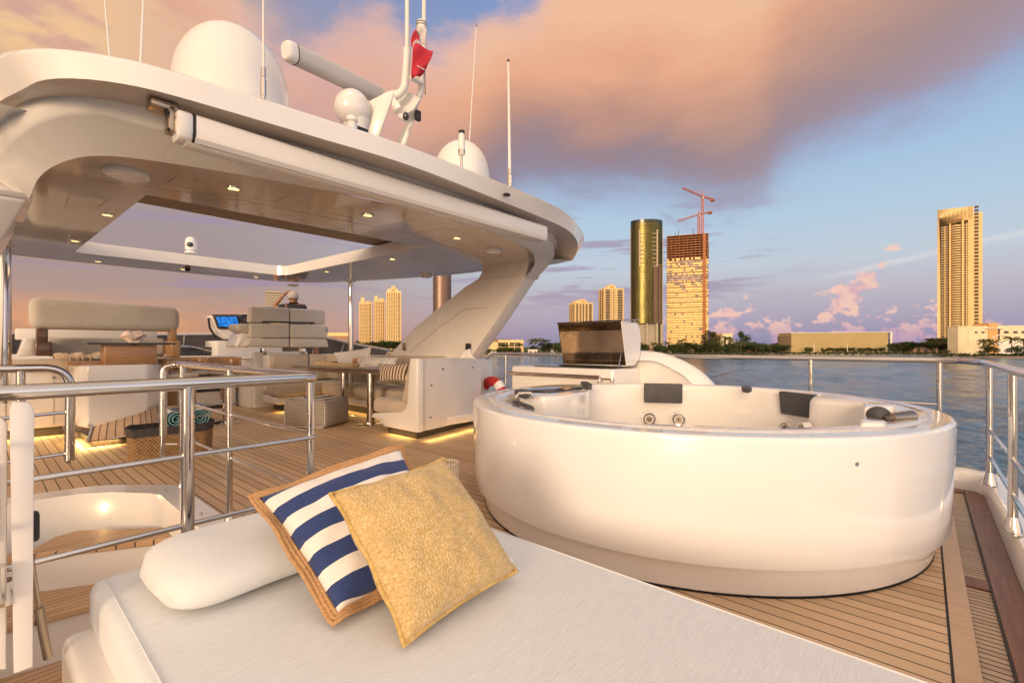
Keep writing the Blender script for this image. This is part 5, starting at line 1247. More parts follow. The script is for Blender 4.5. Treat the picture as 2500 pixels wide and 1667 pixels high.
# ================================================================== GRILL AND STARBOARD FAIRING
t=thing('grill_cabinet',(4.6,3.2,0),'white outdoor grill cabinet with a steel handle bar behind the hot tub','cabinet')
GX=4.36; y0=2.42;y1=3.84
m=MB(); m.box(GX,y0,.0,5.08,y1,.86,.035,5); m.build('body',GEL,t)
m=MB(); m.box(GX-.012,y0-.005,.745,GX+.012,y1-.02,.765,.004); m.build('shadow_gap',mat('grey_gap',(.2,.13,.09),.6),t)  # solid dark brown strip along the cabinet front
m=MB(); m.tube([(GX-.045,y0+.14,.775),(GX-.045,y1-.0,.775)],.017,12); m.cyl((GX-.045,y0+.16,.775),(GX,y0+.16,.775),.01,seg=8); m.build('handle_bar',CHROME,t)
m=MB(); m.box(GX-.008,y0+.05,.1,GX+.01,y1-.08,.66,.006,2); m.build('door_frame',GEL,t)
m=MB(); m.box(GX-.016,y0+.12,.1,GX-.004,y1-.2,.60,.006,2); m.build('door',GELD,t)
m=MB(); m.box(GX-.02,y0+.42,.54,GX-.014,y0+.74,.59,.002); m.build('door_plate',BRUSH,t); m=MB(); m.box(GX-.024,y0+.44,.555,GX-.019,y0+.46,.575); m.build('plate_lock',BLACK,t)
m=MB(); m.prism([(GX+.02,y0+.12),(5.0,y0+.12),(5.0,y1-.35),(GX+.02,y1-.35)],.861,.87,bev=.004); m.build('worktop_glass',DGLASS,t)
t2=thing('grill',(4.7,2.95,.87),'open stainless steel grill lid standing on the white cabinet','grill')
xl=4.62
Q=lambda u,v,x: pxx(u,v,x)
TL=Q(1361,789,4.50);TR_=Q(1517,789,4.50);BL=Q(1372,886,4.62);BR_=Q(1522,893,4.62)
yL=TL.y;yR=TR_.y
tz=TL.z; bz_=.885
# lid shell: side profile in (x,z)
prof=[(4.50,tz),(4.54,tz-.012),(4.86,tz-.01),(4.93,tz-.06),(4.96,tz-.18),(4.93,.96),(4.80,.885),(4.62,.885)]
m=MB()
A=[(a,yL,b) for a,b in prof]; B=[(a,yR,b) for a,b in prof]
inner=[(4.505,tz-.004),(4.56,tz-.03),(4.70,tz-.05),(4.74,tz-.09),(4.76,1.02),(4.70,.93),(4.63,.90)]
m.strip(A,B); m.build('lid_outer',GEL,t2,thick=.008,ang=45)
m=MB(); m.strip([(a,yL-.006,b) for a,b in inner],[(a,yR+.006,b) for a,b in inner]); m.build('lid_inner',BRUSH,t2,ang=30)
for yv,nm in ((yL,'lid_cheek'),(yR,'lid_cheek')):
    m=MB(); s_=-.008 if yv==yL else .008; m.prism(prof[:8],min(yv,yv+s_),max(yv,yv+s_),'y'); m.build(nm,BRUSH if yv==yL else GEL,t2)
m=MB(); m.tube([(4.497,yL,tz),(4.497,yR,tz)],.008,8); m.build('lid_edge',TOE,t2)
m=MB()
for r_ in range(5):
    for s_ in range(3):
        ya=yL-(.1+s_*.30)*(yL-yR)/1.0*1.0; yb=ya-.27*(yL-yR)
        zz=.955+.017*r_; xx=4.694+.667*(zz-.93); m.box(xx-.006,min(ya,yb),zz,xx+.0,max(ya,yb),zz+.006)
m.build('vent_slots',BLACK,t2)
for (u,v,u2,v2) in ((1366,857,1359,884),(1517,862,1511,892)):
    a=Q(u,v,4.6);b=Q(u2,v2,4.5); m=MB(); m.tube([a,b],.005,6); m.build('lid_stay',CHROME,t2)
m=MB(); m.tube([(4.90,yL-.1,tz+.03),(4.90,yR+.0,tz+.03)],.006,6); m.tube([(4.90,yL-.12,tz+.03),(4.90,yL-.12,tz-.02)],.006,6); m.tube([(4.90,yR+.05,tz+.03),(4.90,yR+.05,tz-.02)],.006,6); m.build('lid_handle',CHROME,t2)
m=MB(); m.box(4.45,yR+.05,.872,4.62,yL-.05,.885,.004); m.build('grate',BLACK,t2)
t=thing('fairing',(5.05,2.2,.1),'white moulded curved fairing sweeping down behind the hot tub, right of the grill','fairing')
fo=[pxx(u,v,5.1) for u,v in ((1500,866),(1530,857),(1555,855),(1590,857),(1620,862),(1655,874),(1685,889),(1710,906),(1735,930),(1752,952))]
fi=[pxx(u,v,4.92) for u,v in ((1500,893),(1530,880),(1555,879),(1590,880),(1612,886),(1640,900),(1668,916),(1683,930),(1700,948),(1712,965))]
fo=smoothline(fo,24);fi=smoothline(fi,24)
m=MB(); mid=[a.lerp(b,.18)+Vector((-.03,0,.0)) for a,b in zip(fo,fi)]
m.strip([p+Vector((.06,0,-.01)) for p in fo],fo); m.strip(fo,mid); m.strip(mid,fi); m.strip(fi,[p+Vector((.05,0,-.03)) for p in fi]); m.strip([p+Vector((.05,0,-.03)) for p in fi],[Vector((4.99,p.y-.05,.1)) for p in fi]); m.strip([p+Vector((.06,0,-.01)) for p in fo],[Vector((5.18,p.y,.1)) for p in fo])
m.build('shell',GEL,t,ang=50)
# life ring
t=thing('life_ring',(5.15,4.75,.5),'red horseshoe life ring with a white reflective band on the starboard rail','life ring')
c=pxx(1202,972,5.12); RD=mat('red_vinyl',(.45,.02,.02),.4); vary(RD,(.4,.018,.018),(.5,.03,.03),8); RF=mat('reflective_band',(.85,.85,.85),.3)
def arc(a0,a1,rad,mt,name,n=14):
    m=MB(); m.tube([c+Vector((0,.22*math.cos(a),.26*math.sin(a))) for a in [a0+(a1-a0)*k/n for k in range(n+1)]],rad,12); m.build(name,mt,t)
arc(R(-60),R(240),.075,RD,'ring',30); arc(R(122),R(145),.078,RF,'band',5); arc(R(20),R(38),.078,RF,'band',4)
# ================================================================== THE FAR SHORE
RT=Vector((ST,-CT,0)); FW=Vector((CT,ST,0)); BROT=math.atan2(-CT,ST); GZ=-5.0
def gx(u,D,z=GZ): return RT*((u-1250)/F*D)+FW*D+Vector((0,0,z))
def zat(v,D): return CAMH+(845-v)/F*D
GRASS=mat('shore_ground',(.09,.08,.035),.9); vary(GRASS,(.06,.07,.025),(.16,.13,.07),.05,5)
STONE=mat('seawall_stone',(.42,.35,.27),.8); vary(STONE,(.32,.26,.2),(.5,.43,.34),.4,4)
sh_=[(560,853),(900,860),(1100,864),(1150,869),(1200,871),(1290,869),(1400,868),(1560,867),(1700,866),(1900,866),(2100,866.5),(2290,867.5),(2310,871),(2400,873),(2520,875.5),(2800,878)]
SP=[pz(u,v,WZ) for u,v in sh_]
m=MB(); back=[FW*2600+RT*3600,FW*2600-RT*1800]
m.fill([[(p.x,p.y) for p in SP]+[(p.x,p.y) for p in back]],GZ)
tag(m.build('shore_ground',GRASS,weld=False),'grassy far shore','ground',kind='structure')
m=MB(); m.strip([(p.x,p.y,WZ-.5) for p in SP],[(p.x,p.y,GZ+.15) for p in SP]); m.strip([(p.x,p.y,GZ+.15) for p in SP],[(p.x+FW.x*.8,p.y+FW.y*.8,GZ+.15) for p in SP])
tag(m.build('sea_wall',STONE),'pale stone sea wall along the far shore','wall')
CRM=mat('cream_render',(.88,.64,.29),.7); vary(CRM,(.84,.59,.26),(.92,.69,.33),.12)
WRM=mat('white_render',(.8,.76,.68),.7); vary(WRM,(.76,.72,.64),(.84,.8,.72),.12)
WIN=mat('tower_window',(.06,.045,.035),.3,spec=.5); n_=vary(WIN,(.035,.025,.018),(.13,.09,.055),.35,3,.2,.4)
WINB=mat('blue_grey_window',(.12,.14,.17),.12,.5); vary(WINB,(.09,.1,.13),(.22,.24,.28),.3)
CONC=mat('raw_concrete',(.36,.19,.12),.85); vary(CONC,(.30,.125,.06),(.50,.24,.12),.3)
GLD=mat('gold_glazing',(.62,.48,.2),.5,.35); n_=vary(GLD,(.46,.33,.12),(.74,.56,.24),.22,4,.4,.55)
def bldg(name,u0,u1,D,label,cat='building',rz=0,group=None):
    t=thing(name,gx((u0+u1)/2,D),label,cat,group,BROT+rz); return t
def tb_(t,f,name,mt,**k):
    m=MB(); f(m); return m.build(name,mt,t,local=True,**k)
def slabs(m,w,d,h,n,off=.4,th=.5,z0=0,skip=0):
    for i in range(n+1):
        z=z0+h*i/n; m.box(-w/2-off,-d/2-off,z,w/2+off,d/2+off,z+th)
def piers(m,w,d,h,xs,pw,off,z0=0,sides=True):
    for x_ in xs: m.box(x_*w/2-pw/2,-d/2-off,z0,x_*w/2+pw/2,-d/2+.5,z0+h)
    if sides:
        for k in (-.6,0,.6):
            for s_ in (-1,1): m.box(s_*(w/2+off)-(.5 if s_>0 else 0),k*d/2-pw/2,z0,s_*(w/2+off)+(.5 if s_<0 else 0),k*d/2+pw/2,z0+h)
# three joined cream towers
def ribtower(u0,u1,vt,D,label,n,crown,group=None,xs=(-1,-.72,-.42,-.1,.25,.55,1.),pw=None,rz=0,wm=WIN,gm=CRM):
    t=bldg('apartment_tower',u0,u1,D,label,'tower',rz,group); w=(u1-u0)/F*D*(1 if not rz else .86); h=zat(vt,D)-GZ; d=w*.9
    tb_(t,lambda m:m.box(-w/2+.8,-d/2+.8,0,w/2-.8,d/2-.8,h-1),'glazing',wm)
    tb_(t,lambda m:slabs(m,w,d,h-2,n,-.35,.9),'floor_slabs',gm)
    tb_(t,lambda m:piers(m,w,d,h,xs,pw or w*.066,.1),'piers',gm)
    def cr(m):
        m.box(-w/2,-d/2,h-3,w/2,d/2,h)
        for (a,b,zz) in crown: m.box(a*w/2,-d/4,h,b*w/2,d/4,h+zz)
    tb_(t,cr,'crown',gm); return t,w,h,d
D=820
ribtower(877,909,738,D,'left of the three joined cream towers, seen under the hardtop',34,[(-.8,-.2,8),(.3,.5,3)],rz=.25)
ribtower(912,941,733,D-15,'middle of the three joined cream towers, seen under the hardtop',36,[(-.9,-.3,7),(0,.8,3)],rz=.25)
ribtower(943,981,712,D-30,'tallest and rightmost of the three joined cream towers',44,[(-.9,.6,4),(-.35,.2,9)],rz=.2)
ribtower(1391,1443,740,900,'shorter cream balcony tower left of the grill lid top',20,[(-.7,.6,4),(-.1,.4,7)],xs=(-1,-.6,-.25,.1,.5,1),rz=.3)
t,w,h,d=ribtower(1463,1518,706,900,'taller cream tower between the short one and the dark glass tower',24,[(-.5,.4,5),(-.2,.2,8)],xs=(-1,-.35,-.15,.1,.3,1),rz=.2)
# slab tower behind the man
t=bldg('office_tower',646,690,700,'banded tower just left of the seated man, gold and grey glass','tower',.45); w=44/F*700*.8; h=zat(716,700)-GZ; d=w
tb_(t,lambda m:m.box(-w/2+.6,-d/2+.6,0,w/2-.6,d/2-.6,h-1),'glazing',WINB); tb_(t,lambda m:slabs(m,w,d,h,26,0,1.0),'floor_slabs',CRM)
# curved banded tower behind the leg
t=bldg('banded_tower',1057,1102,760,'slim curved dark tower rising behind the starboard leg','tower',.2); w=45/F*760; h=zat(655,760)-GZ
tb_(t,lambda m:m.lathe([(w/2-.7,0),(w/2-.7,h),(0,h)],seg=32,sy=.8),'glazing',mat('rose_glass',(.3,.2,.17),.4,.8))
def rg_(m):
    for i in range(46): m.lathe([(w/2-.9,h*i/46),(w/2,h*i/46),(w/2,h*i/46+1.1),(w/2-.9,h*i/46+1.1)],seg=32,sy=.8)
tb_(t,rg_,'floor_slabs',mat('brown_slab',(.13,.08,.055),.6))
# dark glass elliptical tower
D=640; t=bldg('glass_tower',1540,1617,D,'dark green and gold elliptical glass tower, tallest left of the cranes','tower'); w=77/F*D; h=zat(541,D)-GZ; hb=zat(790,D)-GZ
GT=mat('green_gold_glass',(.13,.105,.03),.3,.9); nt_,b_,o_=nodes(GT); a,b,c=sep(nt_,o_)
n_=noi(nt_,comb(nt_,a*.35,b*.35,c*.05),1.2,5,.6,1.2); setc(GT,n_.ramp([(.3,(.07,.062,.024)),(.6,(.14,.12,.035)),(.8,(.27,.22,.055))]))
fl3=(c/3.9).frac(); bump(GT,fl3.gt(.9)*.4,.35,.6)
tb_(t,lambda m:m.lathe([(w/2-.3,hb),(w/2-.3,h-5)],seg=64,sy=.62),'curtain_wall',GT)
tb_(t,lambda m:[m.lathe([(w/2-.35,z_),(w/2-.02,z_),(w/2-.02,z_+.45),(w/2-.35,z_+.45)],seg=64,sy=.62) for z_ in [hb+(h-5-hb)*i/46 for i in range(47)]],'spandrels',mat('dark_spandrel',(.05,.05,.03),.4))
tb_(t,lambda m:[m.lathe([(w/2-.1,h-5),(w/2-.1,h),(w/2-1.,h),(w/2-1.,h-5)],seg=64,sy=.62)],'crown',mat('dark_crown_glass',(.06,.065,.06),.2,.6))
def el(a,k=1.): return (w/2*math.cos(a)*k, w/2*.62*math.sin(a)*k)
def balc(m):
    for i in range(30):
        z_=hb+1+i*(h*.66-hb)/30
        for a0,a1 in ((-1.32,-1.02),(-.96,-.62)):
            P=[el(a0+(a1-a0)*k/4,1.03) for k in range(5)]; Q_=[el(a0+(a1-a0)*k/4,.98) for k in range(5)]
            m.strip([(p[0],p[1],z_) for p in P],[(p[0],p[1],z_+1.1) for p in P]); m.strip([(p[0],p[1],z_) for p in Q_],[(p[0],p[1],z_) for p in P])
tb_(t,balc,'balconies',mat('balcony_bronze',(.40,.24,.12),.5))
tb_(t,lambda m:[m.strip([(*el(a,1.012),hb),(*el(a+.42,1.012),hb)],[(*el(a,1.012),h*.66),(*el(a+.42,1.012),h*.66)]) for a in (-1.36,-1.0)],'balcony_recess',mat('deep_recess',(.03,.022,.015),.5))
def frames(m):
    for a in (-2.18,-1.06):
        x_,y_=el(a,1.02); m.box(x_-.9,y_-.9,h*.64,x_+.9,y_+.9,h-14)
        for i in range(9): 
            z_=h*.64+i*(h*.36-14)/9; x2,y2=el(a+(.25 if a<-2 else -.32),1.015); m.tube([(x_,y_,z_),(x2,y2,z_)],.7,4)
    for a in (-2.18,-1.5): pass
tb_(t,frames,'facade_frames',mat('frame_tan',(.55,.42,.28),.6))
def edge_dots(m):
    for a in (math.pi-.12,-.30):
        for i in range(50): x_,y_=el(a,1.0); z_=hb*.1+i*(h-8-hb*.1)/50; m.box(x_-.7,y_-1.2,z_,x_+.7,y_+1.2,z_+1.6)
tb_(t,edge_dots,'edge_balconies',mat('edge_white',(.6,.52,.4),.6))
tb_(t,lambda m:[m.box(k*w/2-1.6,-w*.27,0,k*w/2+1.6,-w*.22,hb) for k in (-.75,-.12,.5)]+[m.box(-w*.47,-w*.18,0,w*.47,w*.2,hb-1)],'columns',mat('podium_stone',(.42,.36,.27),.7))
tb_(t,lambda m:m.lathe([(w/2-.8,0),(w/2-.8,hb)],seg=48,a0=-.9,a1=.6,sy=.62),'side_glass',GT)
# tower under construction
D=660; t=bldg('unfinished_tower',1631,1725,D,'unfinished tower, bare concrete floors above gold panelling, under the cranes','tower'); w=93/F*D; h=zat(580,D)-GZ; d=w*.5; n=46; t.rotation_euler[2]-=.36; fh=h/n
tb_(t,lambda m:slabs(m,w,d,h,n,.3,1.2),'floor_slabs',CONC)
def cols(m):
    for i in range(11):
        for yy_ in (-d/2+2.5,0): m.box(-w/2+.6+i*(w-1.6)/10,yy_,0,-w/2+1.3+i*(w-1.6)/10,yy_+1.1,h-(i%3)*2)
    m.box(-w*.18,-d*.1,0,w*.1,d*.3,h+3)
tb_(t,cols,'columns',CONC)
rnd=random.Random(3)
def pan(m):
    for f_ in range(n):
        fr_=f_/n
        if fr_>.79: continue
        if .585<fr_<.655: 
            if f_%3: continue
        nc=22
        for c_ in range(nc):
            p=.03 if fr_<.58 else .22
            if fr_>.655 and fr_<.7: p=.1
            if fr_>.76: p=.45
            if rnd.random()<p or (fr_>.5 and mnoise.noise(Vector((c_*.3,f_*.45,1.)))>.28) or mnoise.noise(Vector((c_*.5,f_*.8,9.)))>.55: continue
            x0=-w/2+c_*w/nc; yo=rnd.uniform(0,.12); z0=f_*fh
            k=.42 if (f_%2 and fr_>.3) else .22
            m.box(x0+.03,-d/2-.85-yo,z0+fh*k,x0+w/nc-.03,-d/2-.55,z0+fh*.97)
tb_(t,pan,'glass_panels',GLD,smooth=False)
tb_(t,lambda m:[m.box(-w/2+.5,-d/2+.8,0,w/2-.5,d/2,h*.78)],'interior',WIN)
tb_(t,lambda m:[m.box(w*.37,-d/2-3,0,w*.44,-d/2-1,h)]+[m.box(w*.36,-d/2-3.4,i*9.,w*.45,-d/2-.6,i*9.+.7) for i in range(int(h/9))],'hoist',mat('rust_hoist',(.42,.16,.05),.7))
tb_(t,lambda m:[m.box(w*x_-.35,-1,h,w*x_+.35,-.3,h+rnd.uniform(3,12)) for x_ in (-.45,-.3,-.27,-.22,.1,.14,.17,.3)]+[m.box(w*.48,-2-rnd.random()*2,h*.9-i*5,w*.52,3,h*.9-i*5+3) for i in range(4)],'rebar_and_screens',mat('dark_screens',(.06,.05,.045),.8))
ORC=mat('crane_red',(.58,.19,.10),.6); vary(ORC,(.5,.16,.08),(.65,.24,.13),.3)
def lattice(m,a,b,s,n,r=.22):
    a=Vector(a);b=Vector(b); d_=(b-a).normalized(); s1=d_.cross(FW).normalized()*s; s2=d_.cross(s1).normalized()*s
    C_=[s1+s2,s1-s2,-s1-s2,-s1+s2]
    for c_ in C_: m.tube([a+c_,b+c_],r,4)
    for i in range(n):
        p=a.lerp(b,i/n);q=a.lerp(b,(i+1)/n)
        for k in range(4): m.tube([p+C_[k],q+C_[(k+1)%4]],r*.7,3)
def crane(um,vtop,vjoin,D,jl,jr,apex,label):
    base=gx(um,D,zat(600,D)); t=thing('tower_crane',gx(um,D,zat(590,D)),label,'crane')
    P=lambda u,v:gx(u,D,zat(v,D))
    m=MB(); lattice(m,P(um,585),P(um,vjoin),1.3,14,.32); m.build('mast',ORC,t)
    m=MB(); lattice(m,P(*jl),P(um,vjoin),.9,14,.28); lattice(m,P(um,vjoin),P(*jr),.9,6,.3); m.build('jib',ORC,t)
    m=MB(); m.tube([P(um,vjoin),P(um,apex)],.7,4); m.tube([P(um,apex),P(jl[0]*.6+um*.4,jl[1]*.6+vjoin*.4)],.14,3); m.tube([P(um,apex),P(jr[0],jr[1]-1)],.14,3); m.build('apex_and_ties',ORC,t)
    m=MB(); c=P(*jr); m.box(c.x-2.5,c.y-2.5,c.z-2.5,c.x+2.5,c.y+2.5,c.z+.5); m.build('counterweight',mat('crane_block',(.4,.13,.06),.8),t)
    m=MB(); c=P(um+1.5,vjoin+2); m.box(c.x-1.3,c.y-1.3,c.z-1.5,c.x+1.3,c.y+1.3,c.z+1); m.build('cab',WRM,t)
crane(1715,466,480,662,(1666,459),(1739,487),466,'taller red tower crane, its jib sloping down to the right')
crane(1706,513,524,668,(1656,540),(1733,518),514,'lower red tower crane, its jib sloping down to the left')
# right hand cream tower
D=420; t=bldg('condominium_tower',2288,2397,D,'tall cream tower at the right with curved balconies and a flared crown','tower'); W_=109/F*D; h=zat(505,D)-GZ; t.rotation_euler[2]-=.74
X_=lambda u:(u-2342.5)/F*D*.735; Z_=lambda v:zat(v,D)-GZ
tb_(t,lambda m:[m.prism([(X_(2288),0),(X_(2296),0),(X_(2296),Z_(545)),(X_(2288),h)],0,14,'y'),m.prism([(X_(2288),h),(X_(2374),h-1.2),(X_(2374),Z_(538)),(X_(2296),Z_(545))],0,14,'y'),
   m.prism([(X_(2363),0),(X_(2376),0),(X_(2376),h-1.2),(X_(2363),h-1.)],0,14,'y'),m.box(X_(2376),3,0,X_(2397),18,Z_(523)),m.box(X_(2290),6,0,X_(2374),20,h-4)],'frame',CRM)
tb_(t,lambda m:[m.box(X_(2317.5),-1.2,0,X_(2321.5),2,Z_(544)),m.box(X_(2348),-1.2,0,X_(2353),2,Z_(540)),m.box(X_(2306),-.2,0,X_(2308),2,Z_(548)),m.box(X_(2359),-.2,0,X_(2361),2,Z_(545))],'ribs',CRM)
def cb(m):
    n=47
    for i in range(n):
        z_=Z_(825)+(Z_(546)-Z_(825))*i/n
        cx_=X_(2335);r_=X_(2348.5)-cx_
        m.lathe([(r_-.3,z_),(r_,z_),(r_,z_+1.1),(r_-.15,z_+1.1)],(cx_,1.5,0),16,a0=math.pi,a1=2*math.pi,sy=.75)
        m.box(X_(2297),.0,z_,X_(2317),.9,z_+.55); m.box(X_(2353),.0,z_,X_(2363),.9,z_+.55)
tb_(t,cb,'balconies',CRM)
tb_(t,lambda m:[m.box(X_(2297),1,0,X_(2363),3,Z_(546))],'glazing',WIN)
tb_(t,lambda m:[m.box(X_(2378),2.7,Z_(800)+i*3.1,X_(2388),3.1,Z_(800)+i*3.1+2.1) for i in range(35)],'side_windows',WIN)
tb_(t,lambda m:[m.box(X_(u_)-.15,-.15,Z_(v_),X_(u_)+.25,.2,Z_(v_)+1.1) for u_ in (2308,2317,2327,2337,2347,2356) for v_ in (519,525,531)],'crown_openings',WIN)
tb_(t,lambda m:m.box(X_(2310),-1.2,Z_(538.5),X_(2350),1,Z_(534.5)),'cornice',mat('brown_cornice',(.3,.17,.08),.7))
# cream building at the right edge
D=330; t=bldg('shore_building',2352,2520,D,'long pale yellow building with an orange stair tower at the right edge'); X_=lambda u:(u-2436)/F*D; Z_=lambda v:zat(v,D)-GZ
YL=mat('pale_yellow_render',(.80,.70,.45),.75); vary(YL,(.76,.66,.42),(.84,.74,.5),.2)
tb_(t,lambda m:[m.prism([(X_(2352),4),(X_(2370),0),(X_(2412),0),(X_(2412),12),(X_(2352),12)],0,Z_(796)),m.box(X_(2434),0,0,X_(2520),12,Z_(794.5))],'wall',YL)
tb_(t,lambda m:m.box(X_(2412),-.6,0,X_(2434),11,Z_(788.5)),'stair_tower',mat('orange_render',(.75,.42,.16),.75))
for a,b_,c_,e_,f_ in ((2379.5,0,813.5,2386,809),(2396.5,0,813.5,2403.5,809),(2366,.9,820,2368,806),(2366,.9,845,2368,824),(2434,-.0,830,2441,803),(2451,0,814,2462,808),(2474,0,814,2484,808),(2494,0,814,2505,808),(2440,0,850,2446,838)): tb_(t,lambda m:m.box(X_(a),b_-.1,Z_(c_),X_(e_),b_+.2,Z_(f_)),'window',WIN)
tb_(t,lambda m:[m.box(X_(2404),-1.5,Z_(802.5),X_(2446),.0,Z_(801)),m.tube([(X_(2412),-1,Z_(829)),(X_(2446),-1,Z_(812))],.35,4),m.tube([(X_(2412),-1,Z_(836)),(X_(2434),-1,Z_(842))],.35,4),m.box(X_(2433),-1.2,0,X_(2500),.1,Z_(832.5))],'stair_and_canopy',WRM)
# long tan building
D=420; t=bldg('long_hall',1917,2178,D,'long plain tan hall behind a row of small bushes'); X_=lambda u:(u-2047.5)/F*D; Z_=lambda v:zat(v,D)-GZ
TAN=mat('tan_wall',(.46,.36,.16),.8); vary(TAN,(.44,.34,.15),(.49,.385,.18),.05)
tb_(t,lambda m:m.prism([(X_(1932),0),(X_(2168),0),(X_(2168),Z_(811.3)),(X_(1932),Z_(813.5))],0,20,'y'),'wall',TAN)
tb_(t,lambda m:m.prism([(X_(1917),8),(X_(1932),.5),(X_(1932),12),(X_(1917),12)],0,Z_(819.5)),'wing',mat('brown_wing',(.2,.14,.08),.8))
tb_(t,lambda m:[m.prism([(X_(1930),Z_(813.5)),(X_(2178),Z_(811.3)),(X_(2178),Z_(809.8)),(X_(1930),Z_(812))],-.4,20,'y'),m.box(X_(2173),-.3,0,X_(2178),18,Z_(811))],'roof',WRM)
tb_(t,lambda m:m.box(X_(2168),.1,0,X_(2173),18,Z_(814)),'glazed_end',WINB)
for u_ in (1987,2069,2164):
    t=thing('lamp_post',gx(u_,405),{1987:'white lamp post against the left part of the tan hall',2069:'white lamp post against the middle of the tan hall',2164:'white lamp post at the right end of the tan hall'}[u_],'lamp post')
    m=MB(); b_=gx(u_,405); m.cyl(b_,b_+Vector((0,0,zat(838,405)-GZ)),.3,seg=6); m.build('pole',WRM,t); m=MB(); m.box(b_.x-.8,b_.y-.5,zat(838,405),b_.x+.8,b_.y+.5,zat(837,405)); m.build('lamp',WRM,t)
# white house
D=372; t=bldg('white_house',1192,1281,D,'white two storey waterside house with large dark windows, right of the leg'); X_=lambda u:(u-1236.5)/F*D; Z_=lambda v:zat(v,D)-GZ
tb_(t,lambda m:[m.box(X_(1192),0,Z_(836),X_(1278),12,Z_(829.5)),m.box(X_(1192),0,0,X_(1216),12,Z_(829.5)),m.box(X_(1270),-.5,0,X_(1278),12,Z_(829.5)),m.box(X_(1216),.2,Z_(848),X_(1270),12,Z_(846)),m.box(X_(1240),.1,0,X_(1244.5),12,Z_(836)),m.box(X_(1240),3,0,X_(1270),12,Z_(846)),m.box(X_(1216),8,0,X_(1270),12,Z_(830))],'wall',CRM)
tb_(t,lambda m:m.box(X_(1195),1,Z_(829.5),X_(1248),11,Z_(828)),'roof',mat('dark_roof',(.06,.05,.045),.7))
for q in ((1217,846,1229,836),(1245,846,1269,836),(1229.5,845,1239,837),(1245,855,1269,848.5)): tb_(t,lambda m:m.box(X_(q[0]),1.2,Z_(q[1]),X_(q[2]),2,Z_(q[3])),'window',WIN)
tb_(t,lambda m:[m.box(X_(u_)-.25,1,Z_(846) if i<3 else 0,X_(u_)+.25,1.3,Z_(836) if i<3 else Z_(848)) for i,u_ in enumerate((1256,1262,1234,1256))],'mullion',CRM)
def lowhouse(u0,u1,v0,v1,D,label,wall,roof,flat=False,rz=0.):
    t=bldg('house',u0,u1,D,label,'house',rz); w=(u1-u0)/F*D; h=zat(v1,D)-GZ; ht_=zat(v0,D)-GZ
    tb_(t,lambda m:m.box(-w/2,0,0,w/2,9,h),'wall',wall)
    if flat: tb_(t,lambda m:m.box(-w/2-.3,-.3,h,w/2+.3,9.3,ht_),'roof',roof)
    else: tb_(t,lambda m:[m.strip([(-w/2-1,-1,h),(w/2+1,-1,h)],[(-w/4,4.5,ht_),(w/4,4.5,ht_)]),m.strip([(-w/2-1,10,h),(w/2+1,10,h)],[(-w/4,4.5,ht_),(w/4,4.5,ht_)]),m.strip([(-w/2-1,-1,h),(-w/2-1,10,h)],[(-w/4,4.5,ht_),(-w/4,4.5,ht_)]),m.strip([(w/2+1,-1,h),(w/2+1,10,h)],[(w/4,4.5,ht_),(w/4,4.5,ht_)])],'roof',roof)
    nw=max(2,int(w/5))
    for i in range(min(nw,6)): tb_(t,lambda m:m.box(-w/2+w*(i+.25)/min(nw,6),-.08,h*.25,-w/2+w*(i+.7)/min(nw,6),.1,h*.8),'window',WIN)
TERR=mat('terracotta_roof',(.34,.13,.06),.8); vary(TERR,(.28,.1,.05),(.42,.18,.09),.5)
lowhouse(1743,1788,815,816.5,560,'small two tone orange block above the dark trees',mat('brick_orange',(.55,.28,.12),.8),CRM,True)
lowhouse(1764,1788,813.5,815,545,'yellow gabled block beside the small orange one',YL,CRM,True)
lowhouse(1565,1610,849,856,390,'cream bungalow under palms at the foot of the glass tower',WRM,TERR)
lowhouse(1640,1665,846,854,395,'red roofed bungalow at the foot of the unfinished tower',YL,TERR)
lowhouse(1672,1692,842,856,376,'thatched waterside hut with a pointed roof',mat('hut_wall',(.15,.1,.06),.9),mat('thatch',(.35,.24,.13),.95))
lowhouse(1835,1885,843,852,400,'red brown waterside house left of the tan hall',mat('brick_house',(.5,.25,.12),.85),TERR)
lowhouse(2295,2345,829,832,400,'terraced pink brick wall and steps below the cream tower',mat('pink_brick',(.5,.28,.17),.85),STONE,True)
lowhouse(2232,2290,846,850,385,'low arcade under the trees left of the cream tower',mat('arcade',(.5,.3,.2),.85),mat('arcade_roof',(.12,.1,.08),.8),True)
lowhouse(1335,1362,843,850,385,'low house with a pale sloping roof among trees, left of the grill',WRM,CRM)
lowhouse(1541,1565,834,836,420,'grey layered podium at the foot of the glass tower',WRM,STONE,True)
lowhouse(801,850,812,820,700,'low brown flat block beyond the windscreen',mat('brown_block',(.4,.22,.13),.8),CRM,True)
lowhouse(1290,1312,853,856,362,'small white boathouse beside the palms',WRM,WRM,True)
